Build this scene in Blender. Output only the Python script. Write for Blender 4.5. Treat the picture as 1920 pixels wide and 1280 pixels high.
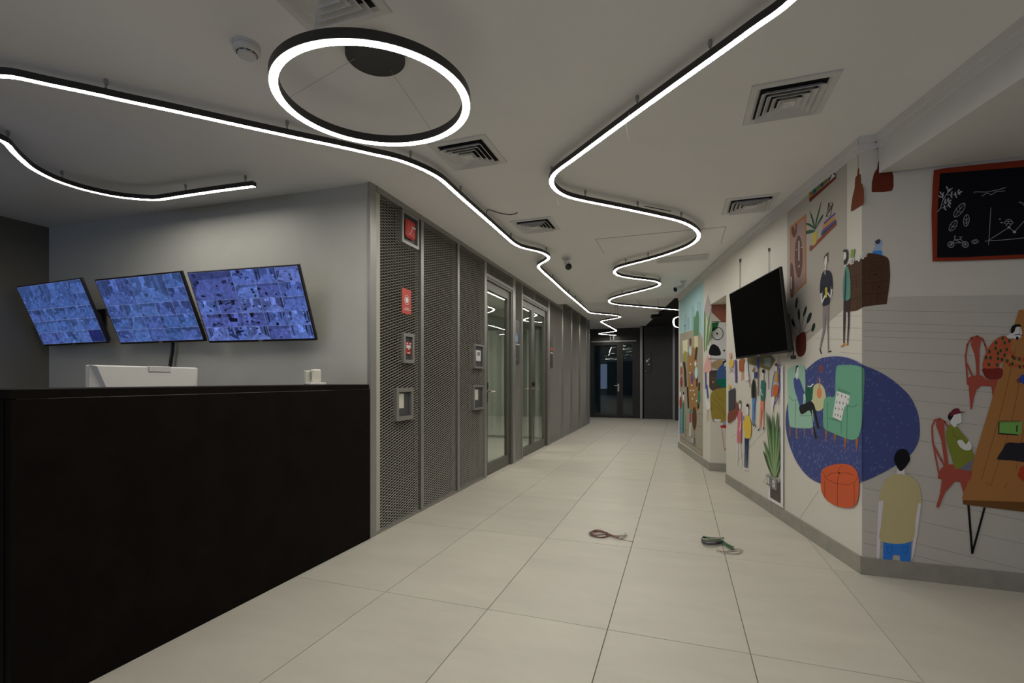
import bpy, bmesh, math, random
from mathutils import Vector, Matrix
random.seed(7)
for o in list(bpy.data.objects): bpy.data.objects.remove(o)
SC = bpy.context.scene
COL = SC.collection
PI = math.pi

# ------------------------------------------------------------------ camera, world, exposure
EYE = 1.18
F_PX, YAW, V_HOR = 899.255, 0.336103, 712.45
CS, SN = math.cos(YAW), math.sin(YAW)
cam = bpy.data.cameras.new('camera'); camo = bpy.data.objects.new('camera', cam); COL.objects.link(camo)
camo.location = (0, 0, EYE); camo.rotation_euler = (PI/2, 0, YAW)
cam.sensor_width = 36.0; cam.lens = F_PX/1920*36.0; cam.shift_y = (V_HOR-640)/1920
cam.clip_start = 0.02
SC.camera = camo
W = bpy.data.worlds.new('world'); SC.world = W; W.use_nodes = True
W.node_tree.nodes['Background'].inputs[0].default_value = (0.48, 0.62, 1.0, 1)
W.node_tree.nodes['Background'].inputs[1].default_value = 2.2
SC.view_settings.view_transform = 'Standard'; SC.view_settings.look = 'None'
SC.view_settings.exposure = 0.0; SC.view_settings.gamma = 1.0
SC.view_settings.use_curve_mapping = False
LED_STRENGTH = 37.0
LED_COLOR = (1.0, 0.955, 0.87, 1)

# ------------------------------------------------------------------ survey helpers: a photo point to a point on a real plane
def ray(u, v):
    x = (u-960)/F_PX
    return Vector((CS*x-SN, SN*x+CS, (V_HOR-v)/F_PX))
def atz(u, v, z):
    r = ray(u, v); return r*((z-EYE)/r.z)+Vector((0, 0, EYE))
def onpl(u, v, p, n):
    r = ray(u, v); o = Vector((0, 0, EYE)); return o+r*((Vector(p)-o).dot(n)/r.dot(n))
def proj(P):
    fx = CS*P[0]+SN*P[1]; d = -SN*P[0]+CS*P[1]
    return (960+F_PX*fx/d, V_HOR-F_PX*(P[2]-EYE)/d)

# ------------------------------------------------------------------ materials
def lin(c):
    return tuple(((x/255)/12.92 if x/255 <= 0.04045 else ((x/255+0.055)/1.055)**2.4) for x in c)
MATS = {}
def mat(name, col, rough=0.6, metal=0.0, spec=0.5, var=0.0, scale=8.0, bump=0.0, bscale=60.0, rnd=0.0, stretch=None):
    if name in MATS: return MATS[name]
    m = bpy.data.materials.new(name); m.use_nodes = True; N = m.node_tree.nodes; Lk = m.node_tree.links
    b = N['Principled BSDF']
    b.inputs['Base Color'].default_value = (*col, 1); b.inputs['Roughness'].default_value = rough
    b.inputs['Metallic'].default_value = metal; b.inputs['Specular IOR Level'].default_value = spec
    if var or bump or rnd:
        tc = N.new('ShaderNodeTexCoord'); src = tc.outputs['Object']
        if stretch:
            mp = N.new('ShaderNodeMapping'); mp.inputs['Scale'].default_value = stretch
            Lk.new(src, mp.inputs['Vector']); src = mp.outputs[0]
        if rnd:
            oi = N.new('ShaderNodeObjectInfo'); cx = N.new('ShaderNodeVectorMath'); cx.operation = 'ADD'
            ml = N.new('ShaderNodeMath'); ml.operation = 'MULTIPLY'; ml.inputs[1].default_value = 37.0
            Lk.new(oi.outputs['Random'], ml.inputs[0]); Lk.new(src, cx.inputs[0]); Lk.new(ml.outputs[0], cx.inputs[1]); src = cx.outputs[0]
    if var:
        nz = N.new('ShaderNodeTexNoise'); nz.inputs['Scale'].default_value = scale; nz.inputs['Detail'].default_value = 7; nz.inputs['Roughness'].default_value = 0.65
        Lk.new(src, nz.inputs['Vector'])
        r = N.new('ShaderNodeValToRGB'); r.color_ramp.elements[0].position = 0.3; r.color_ramp.elements[1].position = 0.7
        r.color_ramp.elements[0].color = (*[x*(1-var) for x in col], 1); r.color_ramp.elements[1].color = (*[min(1, x*(1+var)) for x in col], 1)
        Lk.new(nz.outputs['Fac'], r.inputs[0]); out = r.outputs[0]
        if rnd:
            hs = N.new('ShaderNodeHueSaturation'); mr = N.new('ShaderNodeMapRange')
            mr.inputs[3].default_value = 1-rnd; mr.inputs[4].default_value = 1+rnd
            Lk.new(oi.outputs['Random'], mr.inputs[0]); Lk.new(mr.outputs[0], hs.inputs['Value']); Lk.new(out, hs.inputs['Color']); out = hs.outputs[0]
        Lk.new(out, b.inputs['Base Color'])
    if bump:
        n2 = N.new('ShaderNodeTexNoise'); n2.inputs['Scale'].default_value = bscale; n2.inputs['Detail'].default_value = 4
        Lk.new(src, n2.inputs['Vector'])
        bp = N.new('ShaderNodeBump'); bp.inputs['Strength'].default_value = bump; bp.inputs['Distance'].default_value = 0.004
        Lk.new(n2.outputs['Fac'], bp.inputs['Height']); Lk.new(bp.outputs[0], b.inputs['Normal'])
    MATS[name] = m; return m
def emit(name, col, s):
    m = bpy.data.materials.new(name); m.use_nodes = True; N = m.node_tree.nodes
    b = N['Principled BSDF']; b.inputs['Base Color'].default_value = (0.8, 0.8, 0.8, 1)
    b.inputs['Emission Color'].default_value = col; b.inputs['Emission Strength'].default_value = s
    return m
def glassmat(name, tint, refl=0.12):
    m = bpy.data.materials.new(name); m.use_nodes = True; N = m.node_tree.nodes; Lk = m.node_tree.links
    N.clear(); o = N.new('ShaderNodeOutputMaterial'); mx = N.new('ShaderNodeMixShader'); t = N.new('ShaderNodeBsdfTransparent'); g = N.new('ShaderNodeBsdfGlossy')
    fr = N.new('ShaderNodeLayerWeight'); fr.inputs[0].default_value = 0.5
    pw = N.new('ShaderNodeMath'); pw.operation = 'POWER'; pw.inputs[1].default_value = 5.0
    ad = N.new('ShaderNodeMath'); ad.operation = 'MULTIPLY_ADD'; ad.inputs[1].default_value = 0.9; ad.inputs[2].default_value = refl; ad.use_clamp = True
    t.inputs[0].default_value = (*tint, 1); g.inputs['Roughness'].default_value = 0.01; g.inputs[0].default_value = (0.95, 1, 0.97, 1)
    Lk.new(fr.outputs['Facing'], pw.inputs[0]); Lk.new(pw.outputs[0], ad.inputs[0]); Lk.new(ad.outputs[0], mx.inputs[0]); Lk.new(t.outputs[0], mx.inputs[1]); Lk.new(g.outputs[0], mx.inputs[2]); Lk.new(mx.outputs[0], o.inputs[0])
    return m

M_CEIL = mat('ceiling_paint', (0.85, 0.845, 0.84), 0.9, var=0.02, scale=2)
M_WALLW = mat('cream_wall_print', (0.74, 0.71, 0.64), 0.55, spec=0.25, var=0.02, scale=3)
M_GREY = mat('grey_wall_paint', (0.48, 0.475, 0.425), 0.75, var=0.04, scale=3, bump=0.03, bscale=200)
M_DARKP = mat('dimmed_wall_paint', (0.15, 0.148, 0.13), 0.75, var=0.04, scale=3)  # grey paint darkened for corner shade and for less bounce off unseen walls
M_TRIM = mat('cornice_paint', (0.72, 0.71, 0.69), 0.8, var=0.02)
M_TILE = mat('floor_tile', (0.61, 0.58, 0.505), 0.42, spec=0.4, var=0.06, scale=2.2, bump=0.03, bscale=30, rnd=0.03, stretch=(0.8, 2.4, 1))
M_GROUT = mat('tile_joint', (0.13, 0.115, 0.095), 0.9, var=0.2)
M_SKIRT = mat('skirting_tile', (0.33, 0.315, 0.27), 0.5, var=0.12, scale=9, bump=0.05, bscale=120)
M_STEEL = mat('grey_aluminium', (0.33, 0.33, 0.315), 0.42, metal=0.55, var=0.05, scale=5)
M_MESH = mat('expanded_metal', (0.40, 0.385, 0.35), 0.5, metal=0.3, var=0.08, scale=30)
M_BACK = mat('black_backing', (0.016, 0.015, 0.014), 0.8, var=0.2)
M_DFRAME2 = mat('black_bronze_frame', (0.035, 0.033, 0.030), 0.5, metal=0.3, var=0.06)
M_DFRAME = mat('dark_bronze_frame', (0.15, 0.147, 0.13), 0.45, metal=0.4, var=0.06)
M_BLACKW = mat('charcoal_wall_panel', (0.040, 0.038, 0.036), 0.6, var=0.15, scale=4)
M_BLACKC = mat('black_ceiling_paint', (0.010, 0.010, 0.010), 0.9, var=0.2)
M_DESK = mat('black_brown_laminate', (0.008, 0.0062, 0.0055), 0.55, spec=0.05, var=0.25, scale=6, bump=0.02, bscale=40)
M_BLACK = mat('black_plastic', (0.012, 0.012, 0.013), 0.4, var=0.1)
M_HOUSE = mat('black_light_housing', (0.022, 0.021, 0.020), 0.45, var=0.1)
M_SCREEN = mat('dark_glossy_screen', (0.006, 0.006, 0.006), 0.22, spec=0.0, var=0.1)
M_WHITE = mat('white_plastic', (0.78, 0.77, 0.75), 0.4, var=0.02)
M_WHITE2 = mat('white_metal', (0.66, 0.66, 0.65), 0.5, var=0.03)
M_OFF = mat('ivory_plastic', (0.72, 0.70, 0.60), 0.45, var=0.03)
M_GREYP = mat('grey_plastic', (0.26, 0.26, 0.27), 0.45, var=0.05)
M_RED = mat('red_plastic', (0.52, 0.025, 0.02), 0.35, var=0.06)
M_REDS = mat('red_sign_plate', (0.58, 0.07, 0.05), 0.5, var=0.03)
M_CHROME = mat('brushed_steel', (0.62, 0.58, 0.50), 0.25, metal=1.0, var=0.05)
M_LENS = mat('black_lens_glass', (0.004, 0.004, 0.005), 0.08, var=0.1)
M_LED = emit('led_diffuser', LED_COLOR, LED_STRENGTH)
M_GLASS = glassmat('door_glass', (0.90, 0.92, 0.89), 0.05)
M_GLASSD = glassmat('dark_door_glass', (0.35, 0.40, 0.40), 0.05)

# ------------------------------------------------------------------ mesh builder
class MB:
    def __init__(s): s.v = []; s.f = []; s.m = []; s.mats = []
    def mi(s, m):
        if m not in s.mats: s.mats.append(m)
        return s.mats.index(m)
    def add(s, vs, fs, m, X=None):
        b = len(s.v); k = s.mi(m)
        s.v += [tuple(X @ Vector(p)) if X else tuple(p) for p in vs]
        s.f += [tuple(b+i for i in f) for f in fs]; s.m += [k]*len(fs); return s
    def box(s, a, b, m, X=None, bev=0.0):
        x0, y0, z0 = [min(p, q) for p, q in zip(a, b)]; x1, y1, z1 = [max(p, q) for p, q in zip(a, b)]
        if bev:
            e = min(bev, (x1-x0)/2.01, (y1-y0)/2.01, (z1-z0)/2.01); vs = []; idx = {}
            for i, X0 in enumerate((x0, x1)):
                for j, Y0 in enumerate((y0, y1)):
                    for k, Z0 in enumerate((z0, z1)):
                        sx, sy, sz = (1, -1)[i], (1, -1)[j], (1, -1)[k]
                        idx[i, j, k] = len(vs)
                        vs += [(X0, Y0+sy*e, Z0+sz*e), (X0+sx*e, Y0, Z0+sz*e), (X0+sx*e, Y0+sy*e, Z0)]
            fs = []
            g = lambda i, j, k, a_: idx[i, j, k]+a_
            for i in (0, 1): fs.append((g(i,0,0,0), g(i,1,0,0), g(i,1,1,0), g(i,0,1,0)))
            for j in (0, 1): fs.append((g(0,j,0,1), g(1,j,0,1), g(1,j,1,1), g(0,j,1,1)))
            for k in (0, 1): fs.append((g(0,0,k,2), g(1,0,k,2), g(1,1,k,2), g(0,1,k,2)))
            for i in (0, 1):
                for j in (0, 1): fs.append((g(i,j,0,0), g(i,j,1,0), g(i,j,1,1), g(i,j,0,1)))
                for k in (0, 1): fs.append((g(i,0,k,0), g(i,1,k,0), g(i,1,k,2), g(i,0,k,2)))
            for j in (0, 1):
                for k in (0, 1): fs.append((g(0,j,k,1), g(1,j,k,1), g(1,j,k,2), g(0,j,k,2)))
            for i in (0, 1):
                for j in (0, 1):
                    for k in (0, 1): fs.append((g(i,j,k,0), g(i,j,k,1), g(i,j,k,2)))
            return s.add(vs, fs, m, X)
        vs = [(x0,y0,z0),(x1,y0,z0),(x1,y1,z0),(x0,y1,z0),(x0,y0,z1),(x1,y0,z1),(x1,y1,z1),(x0,y1,z1)]
        return s.add(vs, [(0,3,2,1),(4,5,6,7),(0,1,5,4),(1,2,6,5),(2,3,7,6),(3,0,4,7)], m, X)
    def prism(s, pts, z0, z1, m, X=None):
        n = len(pts)
        vs = [(p[0], p[1], z0) for p in pts]+[(p[0], p[1], z1) for p in pts]
        fs = [tuple(range(n-1, -1, -1)), tuple(range(n, 2*n))]+[(i, (i+1) % n, n+(i+1) % n, n+i) for i in range(n)]
        return s.add(vs, fs, m, X)
    def lathe(s, prof, m, X=None, n=24):      # prof: (r, z)
        vs = []; fs = []
        for r, z in prof: vs += [(r*math.cos(2*PI*i/n), r*math.sin(2*PI*i/n), z) for i in range(n)]
        for k in range(len(prof)-1):
            for i in range(n):
                j = (i+1) % n; fs.append((k*n+i, k*n+j, (k+1)*n+j, (k+1)*n+i))
        fs.append(tuple(range(n-1, -1, -1))); b = (len(prof)-1)*n; fs.append(tuple(range(b, b+n)))
        return s.add(vs, fs, m, X)
    def tube(s, pts, r, m, n=6, X=None):
        pts = [Vector(p) for p in pts]; vs = []; fs = []; up = Vector((0, 0, 1)); k = len(pts)
        prev = None
        for i, p in enumerate(pts):
            t = (pts[min(i+1, k-1)]-pts[max(i-1, 0)]).normalized()
            a = t.cross(up) if prev is None else prev-t*prev.dot(t)
            if a.length < 1e-4: a = t.cross(Vector((1, 0, 0)))
            a.normalize(); prev = a; b = t.cross(a)
            vs += [tuple(p+(a*math.cos(2*PI*j/n)+b*math.sin(2*PI*j/n))*r) for j in range(n)]
        for i in range(k-1):
            for j in range(n):
                q = (j+1) % n; fs.append((i*n+j, i*n+q, (i+1)*n+q, (i+1)*n+j))
        fs.append(tuple(range(n-1, -1, -1))); fs.append(tuple(range((k-1)*n, k*n)))
        return s.add(vs, fs, m, X)
    def mesh(s, name):
        me = bpy.data.meshes.new(name); me.from_pydata(s.v, [], s.f)
        for m in s.mats: me.materials.append(m)
        me.polygons.foreach_set('material_index', s.m); me.update()
        return me
    def obj(s, name, parent=None, smooth=False, fix=True, **props):
        me = s.mesh(name)
        if fix and len(s.f) < 4000:
            bm = bmesh.new(); bm.from_mesh(me); bmesh.ops.recalc_face_normals(bm, faces=bm.faces); bm.to_mesh(me); bm.free()
        if smooth:
            me.polygons.foreach_set('use_smooth', [True]*len(me.polygons)); me.set_sharp_from_angle(angle=0.6)
        o = bpy.data.objects.new(name, me); COL.objects.link(o)
        if parent: o.parent = parent
        for k, v in props.items(): o[k] = v
        return o
def thing(name, label, cat, loc=(0, 0, 0), rotz=0.0, group=None):
    o = bpy.data.objects.new(name, None); COL.objects.link(o); o.empty_display_size = 0.1
    o.location = loc; o.rotation_euler = (0, 0, rotz); o['label'] = label; o['category'] = cat
    if group: o['group'] = group
    return o
def struct_root(name, loc=(0, 0, 0), rotz=0.0):
    o = bpy.data.objects.new(name, None); COL.objects.link(o); o.location = loc; o.rotation_euler = (0, 0, rotz); o['kind'] = 'structure'
    return o
def copy_tree(o, parent=None):
    c = o.copy(); COL.objects.link(c); c.parent = parent
    for ch in list(o.children): copy_tree(ch, c)
    return c
def crom(P, n=5, closed=False):
    P = [Vector(p) for p in P]; out = []; k = len(P)
    rng = range(k) if closed else range(k-1)
    for i in rng:
        if closed: a, b, c, d = P[(i-1) % k], P[i], P[(i+1) % k], P[(i+2) % k]
        else: a, b, c, d = P[max(i-1, 0)], P[i], P[i+1], P[min(i+2, k-1)]
        for j in range(n):
            t = j/n; out.append(0.5*((2*b)+(c-a)*t+(2*a-5*b+4*c-d)*t*t+(3*b-a-3*c+d)*t**3))
    if not closed: out.append(P[-1])
    return out

# ------------------------------------------------------------------ key dimensions
H, H2 = 2.66, 2.80                  # near ceiling, higher far ceiling
A0 = atz(697, 1008, 0); B0 = atz(1100, 797, 0)
LD = (B0-A0).normalized(); LN = Vector((LD.y, -LD.x, 0)); LROT = math.atan2(-LD.x, LD.y)
LEND = 9.95
Y_STEP = 9.14
Y_FAR, Y_SIGN = 15.25, 14.85
C1 = atz(1613, 1076, 0); C2 = atz(1360, 905, 0); N1 = atz(1330, 882.5, 0); N2 = atz(1271, 839, 0)
Y_R = 3.4525
def lw(u, v, n=0.0):                # photo point on the left wall plane pushed out by n -> (along, height)
    p = onpl(u, v, A0+LN*n, LN); return ((p-A0).dot(LD), p.z)

# ------------------------------------------------------------------ floor
fl = MB(); fl.box((-7.2, -2.4, -0.12), (5.0, 16.5, -0.004), M_GROUT); fl.box((-7.2, -8.0, -0.12), (5.0, -2.4, -0.001), M_TILE)
floor = fl.obj('floor', kind='structure')
TX, TY, TX0, TY0, GAP = 0.612, 1.184, -1.5465, 2.292, 0.0026
tm = MB(); e = 0.0012
tm.add([(GAP/2, GAP/2, -0.004), (TX-GAP/2, GAP/2, -0.004), (TX-GAP/2, TY-GAP/2, -0.004), (GAP/2, TY-GAP/2, -0.004),
        (GAP/2+e, GAP/2+e, 0), (TX-GAP/2-e, GAP/2+e, 0), (TX-GAP/2-e, TY-GAP/2-e, 0), (GAP/2+e, TY-GAP/2-e, 0)],
       [(4, 5, 6, 7), (0, 1, 5, 4), (1, 2, 6, 5), (2, 3, 7, 6), (3, 0, 4, 7)], M_TILE)
tme = tm.mesh('tile')
for i in range(-2, 8):
    for j in range(-4, 11):
        o = bpy.data.objects.new('tile', tme); COL.objects.link(o); o.parent = floor
        o.location = (TX0+i*TX, TY0+j*TY, random.uniform(-0.0003, 0.0003))

# ------------------------------------------------------------------ ceiling
SOF0 = Vector((1.133, Y_R)); SOFD = Vector((0.2243, -1.0))
def sofx(y): return SOF0.x+(Y_R-y)*0.2243
cm = MB()
cm.prism([(-7.2, -8.0), (sofx(-8.0)+0.2, -8.0), (sofx(Y_R)+0.2, Y_R), (C1.x+0.4, Y_R+0.2), (0.35, Y_STEP), (-2.7, Y_STEP), (-2.7, 3.3), (-7.2, 3.3)], H, H+0.14, M_CEIL)
cm.obj('ceiling', kind='structure')
dg = lambda y: -0.265+(10.97-y)*0.1803
c2m = MB(); c2m.prism([(-3.6, Y_STEP), (dg(Y_STEP), Y_STEP), (dg(Y_FAR), Y_FAR), (-3.6, Y_FAR)], H2, H2+0.1, M_CEIL)
c2m.obj('ceiling', kind='structure')
c3m = MB(); c3m.prism([(dg(Y_STEP), Y_STEP), (4.5, Y_STEP), (4.5, Y_FAR), (dg(Y_FAR), Y_FAR)], H2-0.01, H2+0.1, M_BLACKC)
c3m.obj('ceiling', kind='structure')
sb = MB(); ZS = 2.425
sb.prism([(sofx(Y_R), Y_R), (sofx(-8.0), -8.0), (5.0, -8.0), (5.0, Y_R)], ZS, H+0.14, M_TRIM)
sb.obj('ceiling', kind='structure')

# ------------------------------------------------------------------ walls round the desk
TVA = Vector((-2.185, 3.043, 0)); TVD = (Vector((-5.679, 2.917, 0))-Vector((-2.175, 3.043, 0))).normalized()
TVE = TVA+TVD*3.62
for i in range(6):
    p_, q_ = TVA+TVD*(3.62*i/6), TVA+TVD*(3.62*(i+1)/6); wt = MB()
    wt.prism([(p_.x, p_.y), (q_.x, q_.y), (q_.x, q_.y+0.12), (p_.x, p_.y+0.12)], 0, H, M_GREY); wt.obj('wall_back', kind='structure')
wl = MB(); wl.box((5.0, -8.0, 0), (5.15, Y_R, H), M_DARKP); wl.obj('wall_right', kind='structure')  # unseen dark wall added to shut out light from the right
wl = MB(); wl.box((-1.2, -8.15, 0), (5.15, -8.0, H), M_DARKP); wl.box((-7.2, -8.15, 0), (-1.2, -8.0, 0.5), M_WALLW); wl.box((-7.2, -8.15, 2.45), (-1.2, -8.0, H), M_WALLW); wl.obj('added_wall_front', kind='structure')  # unseen wall added so daylight enters only from the left rear
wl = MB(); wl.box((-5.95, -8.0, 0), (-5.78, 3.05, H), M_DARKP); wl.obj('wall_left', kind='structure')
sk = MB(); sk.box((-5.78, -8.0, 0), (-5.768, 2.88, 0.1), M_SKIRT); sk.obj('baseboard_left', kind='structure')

# ------------------------------------------------------------------ left mesh-clad wall
LW = struct_root('wall_left', A0, LROT)
T = [lw(u, 712)[0] for u in (697, 706, 787, 795, 856.5, 862, 909, 913, 962, 967, 980, 1028, 1032, 1054, 1056, 1071, 1073, 1086, 1088, 1100)]
b = MB(); b.box((-0.10, 0.0, 0), (-0.075, T[7], H), M_BACK); b.box((-0.10, T[8], 0), (-0.075, T[10], H), M_BACK); b.box((-0.10, T[11], 0), (-0.075, 6.6, H), M_BACK); b.box((-0.10, 6.6, 0), (-0.075, LEND-0.45, H2), M_BACK)
b.box((-0.10, T[7], 2.47), (-0.075, T[8], H), M_BACK); b.box((-0.10, T[10], 2.47), (-0.075, T[11], H), M_BACK)
b.obj('backing_board', LW, label='black backing board behind the metal mesh')
def mullion(t0, t1, z0, z1, n0=-0.07, n1=0.0):
    m = MB(); m.box((n0, t0, z0), (n1, t1, z1), M_STEEL, bev=0.003); return m.obj('mullion', LW)
for a, c in ((2, 3), (4, 5), (6, 7), (8, 9)): mullion(T[a]+(0.028 if a < 6 else 0.0), T[c], 0.0, H-0.045)
mullion(T[10]-0.04, T[10]+0.01, 0.0, H-0.045)
mullion(T[11], T[12]-0.03, 0.0, H-0.045)
mullion(T[13], T[14], 0, H-0.03); mullion(T[15], T[16], 0, H2); mullion(T[17], T[18], 0, H2); mullion(T[19]-0.02, T[19]+0.05, 0, H2)
mullion(LEND-0.06, LEND, 0, H2)
m = MB(); m.box((-0.03, -0.014, 0), (0.0, T[1], H), M_STEEL, bev=0.003); m.obj('corner_post', LW)
m = MB(); m.box((-0.07, T[1], H-0.045), (0.002, 6.6, H), M_STEEL); m.obj('top_rail', LW)
m = MB(); m.box((-0.07, T[1], 0), (-0.003, T[6], 0.022), M_STEEL); m.obj('bottom_rail', LW)
m = MB(); m.box((-0.07, T[9], 0), (-0.003, T[10]-0.04, 0.022), M_STEEL); m.obj('bottom_rail', LW)
m = MB(); m.box((-0.07, T[12]-0.03, 0), (-0.003, T[19], 0.022), M_STEEL); m.obj('bottom_rail', LW)
m = MB(); m.box((-0.07, T[7], 2.445), (-0.004, T[8], 2.485), M_STEEL, bev=0.003); m.obj('door_head_rail', LW)
m = MB(); m.box((-0.07, T[10], 2.445), (-0.004, T[11], 2.485), M_STEEL, bev=0.003); m.obj('door_head_rail', LW)
m = MB(); tmid = 0.5*(T[10]+T[11])-0.12; m.box((-0.07, tmid, 2.485), (-0.004, tmid+0.04, H-0.045), M_STEEL); m.obj('mullion', LW)
def mesh_panel(t0, t1, z0, z1, mt=M_MESH, p=0.0114, l=0.076, w=0.0070):
    M = MB(); k = M.mi(mt); nseg = max(2, int(round((t1-t0)/(l/2)))); dt = (t1-t0)/nseg
    th = math.radians(62); cz, cn = math.cos(th)*w/2, math.sin(th)*w/2; tk = 0.0009
    V, Fc = M.v, M.f
    rows = int((z1-z0)/p)
    for r in range(rows+1):
        zc = z0+r*p; s = 1 if r % 2 else -1; base = len(V)
        for i in range(nseg+1):
            z = zc+s*(1 if i % 2 else -1)*p/2; z = min(max(z, z0), z1); t = t0+i*dt; n = -0.014
            V.append((n+cn+tk, t, z-cz+tk)); V.append((n+cn-tk, t, z-cz-tk)); V.append((n-cn-tk, t, z+cz-tk)); V.append((n-cn+tk, t, z+cz+tk))
        for i in range(nseg):
            q = base+i*4
            for j in range(4):
                j2 = (j+1) % 4; Fc.append((q+j, q+j2, q+4+j2, q+4+j))
    M.m = [0]*len(Fc)
    return M.obj('mesh_panel', LW, kind='stuff')
TOPZ = H-0.045
for a, c in ((1, 2), (3, 4), (5, 6)): mesh_panel(T[a], T[c], 0.022, TOPZ)
mesh_panel(T[9], T[10]-0.04, 0.022, TOPZ)
mesh_panel(T[7], T[8], 2.485, TOPZ); mesh_panel(T[10]+0.01, tmid, 2.485, TOPZ); mesh_panel(tmid+0.04, T[11], 2.485, TOPZ)
mesh_panel(T[12]-0.03, T[13], 0.022, TOPZ)
for a, c in ((14, 15), (16, 17), (18, 19)): mesh_panel(T[a], T[c]-0.02, 0.022, H2, l=0.085, p=0.015, w=0.0085)
m = MB(); m.box((-0.10, 5.9, H-0.002), (0.0, 6.6, H2), M_STEEL); m.obj('bulkhead', LW)
m = MB(); m.box((-0.5, T[19]+0.05, 0), (-0.42, LEND, H2), M_BLACKW); m.obj('doorway_panel', LW)
m = MB(); m.box((-0.06, T[19]+0.05, 2.50), (-0.01, LEND-0.06, 2.54), M_STEEL); m.obj('doorway_head', LW)

# glazed doors in the mesh wall
def leaf(root, t0, t1, n0, n1, z0, z1, stile=0.085, top=0.10, bot=0.13, glass=M_GLASS):
    m = MB()
    m.box((n0, t0, z0), (n1, t0+stile, z1), M_DFRAME, bev=0.003); m.box((n0, t1-stile, z0), (n1, t1, z1), M_DFRAME, bev=0.003)
    m.box((n0, t0+stile, z1-top), (n1, t1-stile, z1), M_DFRAME); m.box((n0, t0+stile, z0), (n1, t1-stile, z0+bot), M_DFRAME)
    lf = m.obj('door_leaf', root)
    g = MB(); mid = (n0+n1)/2
    g.box((mid-0.003, t0+stile-0.01, z0+bot-0.01), (mid+0.003, t1-stile+0.01, z1-top+0.01), glass)
    g.obj('glass_pane', lf, label='clear glass pane of the door')
    return lf
def lever(lf, t, z, d, n):
    h = MB(); h.box((n, t-0.02, z-0.14), (n+0.008, t+0.02, z+0.10), M_CHROME, bev=0.003)
    h.box((n, t-0.022, z+0.04), (n+0.012, t+0.022, z+0.11), M_BLACK, bev=0.003)
    h.tube([(n, t, z), (n+0.05, t, z), (n+0.055, t+d*0.03, z), (n+0.055, t+d*0.14, z-0.004)], 0.010, M_CHROME, 8)
    return h.obj('handle', lf, smooth=True, label='brushed steel lever handle')
ND0, ND1 = -0.085, -0.035
D1 = struct_root('door_1', A0, LROT)
m = MB(); m.box((-0.09, T[7], 2.41), (-0.012, T[8], 2.445), M_DFRAME); m.box((-0.09, T[8]-0.05, 0), (-0.012, T[8], 2.41), M_DFRAME); m.box((-0.09, T[7], 0), (-0.012, T[7]+0.03, 2.41), M_DFRAME); m.obj('door_frame', D1)
lf = leaf(D1, T[7]+0.032, T[8]-0.052, ND0, ND1, 0.008, 2.405); lever(lf, T[7]+0.09, 1.04, 1, ND1)
D2 = struct_root('door_2', A0, LROT)
m = MB(); m.box((-0.09, T[10], 2.41), (-0.012, T[11], 2.445), M_DFRAME); m.box((-0.09, T[11]-0.05, 0), (-0.012, T[11], 2.41), M_DFRAME); m.box((-0.09, T[10]+0.01, 0), (-0.012, T[10]+0.03, 2.41), M_DFRAME); m.obj('door_frame', D2)
tq = lw(999.5, 712, -0.035)[0]
lf = leaf(D2, T[10]+0.032, tq-0.002, ND0, ND1, 0.008, 2.405); lever(lf, tq-0.05, 1.04, -1, ND1)
lf = leaf(D2, tq+0.002, T[11]-0.052, ND0, ND1, 0.008, 2.405); lever(lf, tq+0.05, 1.04, 1, ND1)

# the room behind the glazed doors
rm = MB(); M_ROOM = mat('room_wall_paint', (0.58, 0.61, 0.53), 0.8, var=0.03)
rm.box((-6.3, 3.3, 0), (-6.2, 12.0, H), M_ROOM); rm.box((-6.2, 9.4, 0), (-2.45, 9.5, H), M_ROOM); rm.box((-6.2, 3.25, 0), (-2.5, 3.3, H), M_ROOM); rm.box((-6.2, 3.3, -0.003), (-2.32, 9.4, 0.0), M_TILE)
rm.obj('wall_room', kind='structure')
rc = MB(); rc.box((-6.3, 3.3, H), (-2.7, 12.0, H+0.1), M_CEIL); rc.obj('ceiling', kind='structure')
cu = thing('curtain', 'pale vertical curtain folds seen through the glass doors', 'curtain', (0, 9.2, 0))
cv = MB(); pts = []
for i in range(0, 121):
    x = -6.0+i*0.03; pts.append((x, 0.035*math.sin(i*1.05)+0.012*math.sin(i*0.37)))
vs = [(p[0], p[1], 0.05) for p in pts]+[(p[0], p[1], 2.2) for p in pts]; n = len(pts)
cv.add(vs, [(i, i+1, n+i+1, n+i) for i in range(n-1)], mat('pale_curtain', (0.60, 0.63, 0.55), 0.9, var=0.05)); cv.obj('curtain_cloth', cu, smooth=True, fix=False)
cr = MB(); cr.tube([(-6.1, 0, 2.23), (-2.4, 0, 2.23)], 0.015, M_STEEL, 8); cr.obj('curtain_rail', cu)
rl = thing('ceiling_panel_light', 'dim ceiling light panel inside the glazed room', 'ceiling light', (-3.9, 7.2, H))
lm = MB(); lm.box((-0.3, -0.6, -0.03), (0.3, 0.6, -0.002), M_WHITE2); lm.obj('frame', rl)
lm = MB(); lm.box((-0.27, -0.57, -0.034), (0.27, 0.57, -0.03), emit('room_panel', (1.0, 1.0, 0.93, 1), 12)); lm.obj('diffuser', rl)

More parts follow.
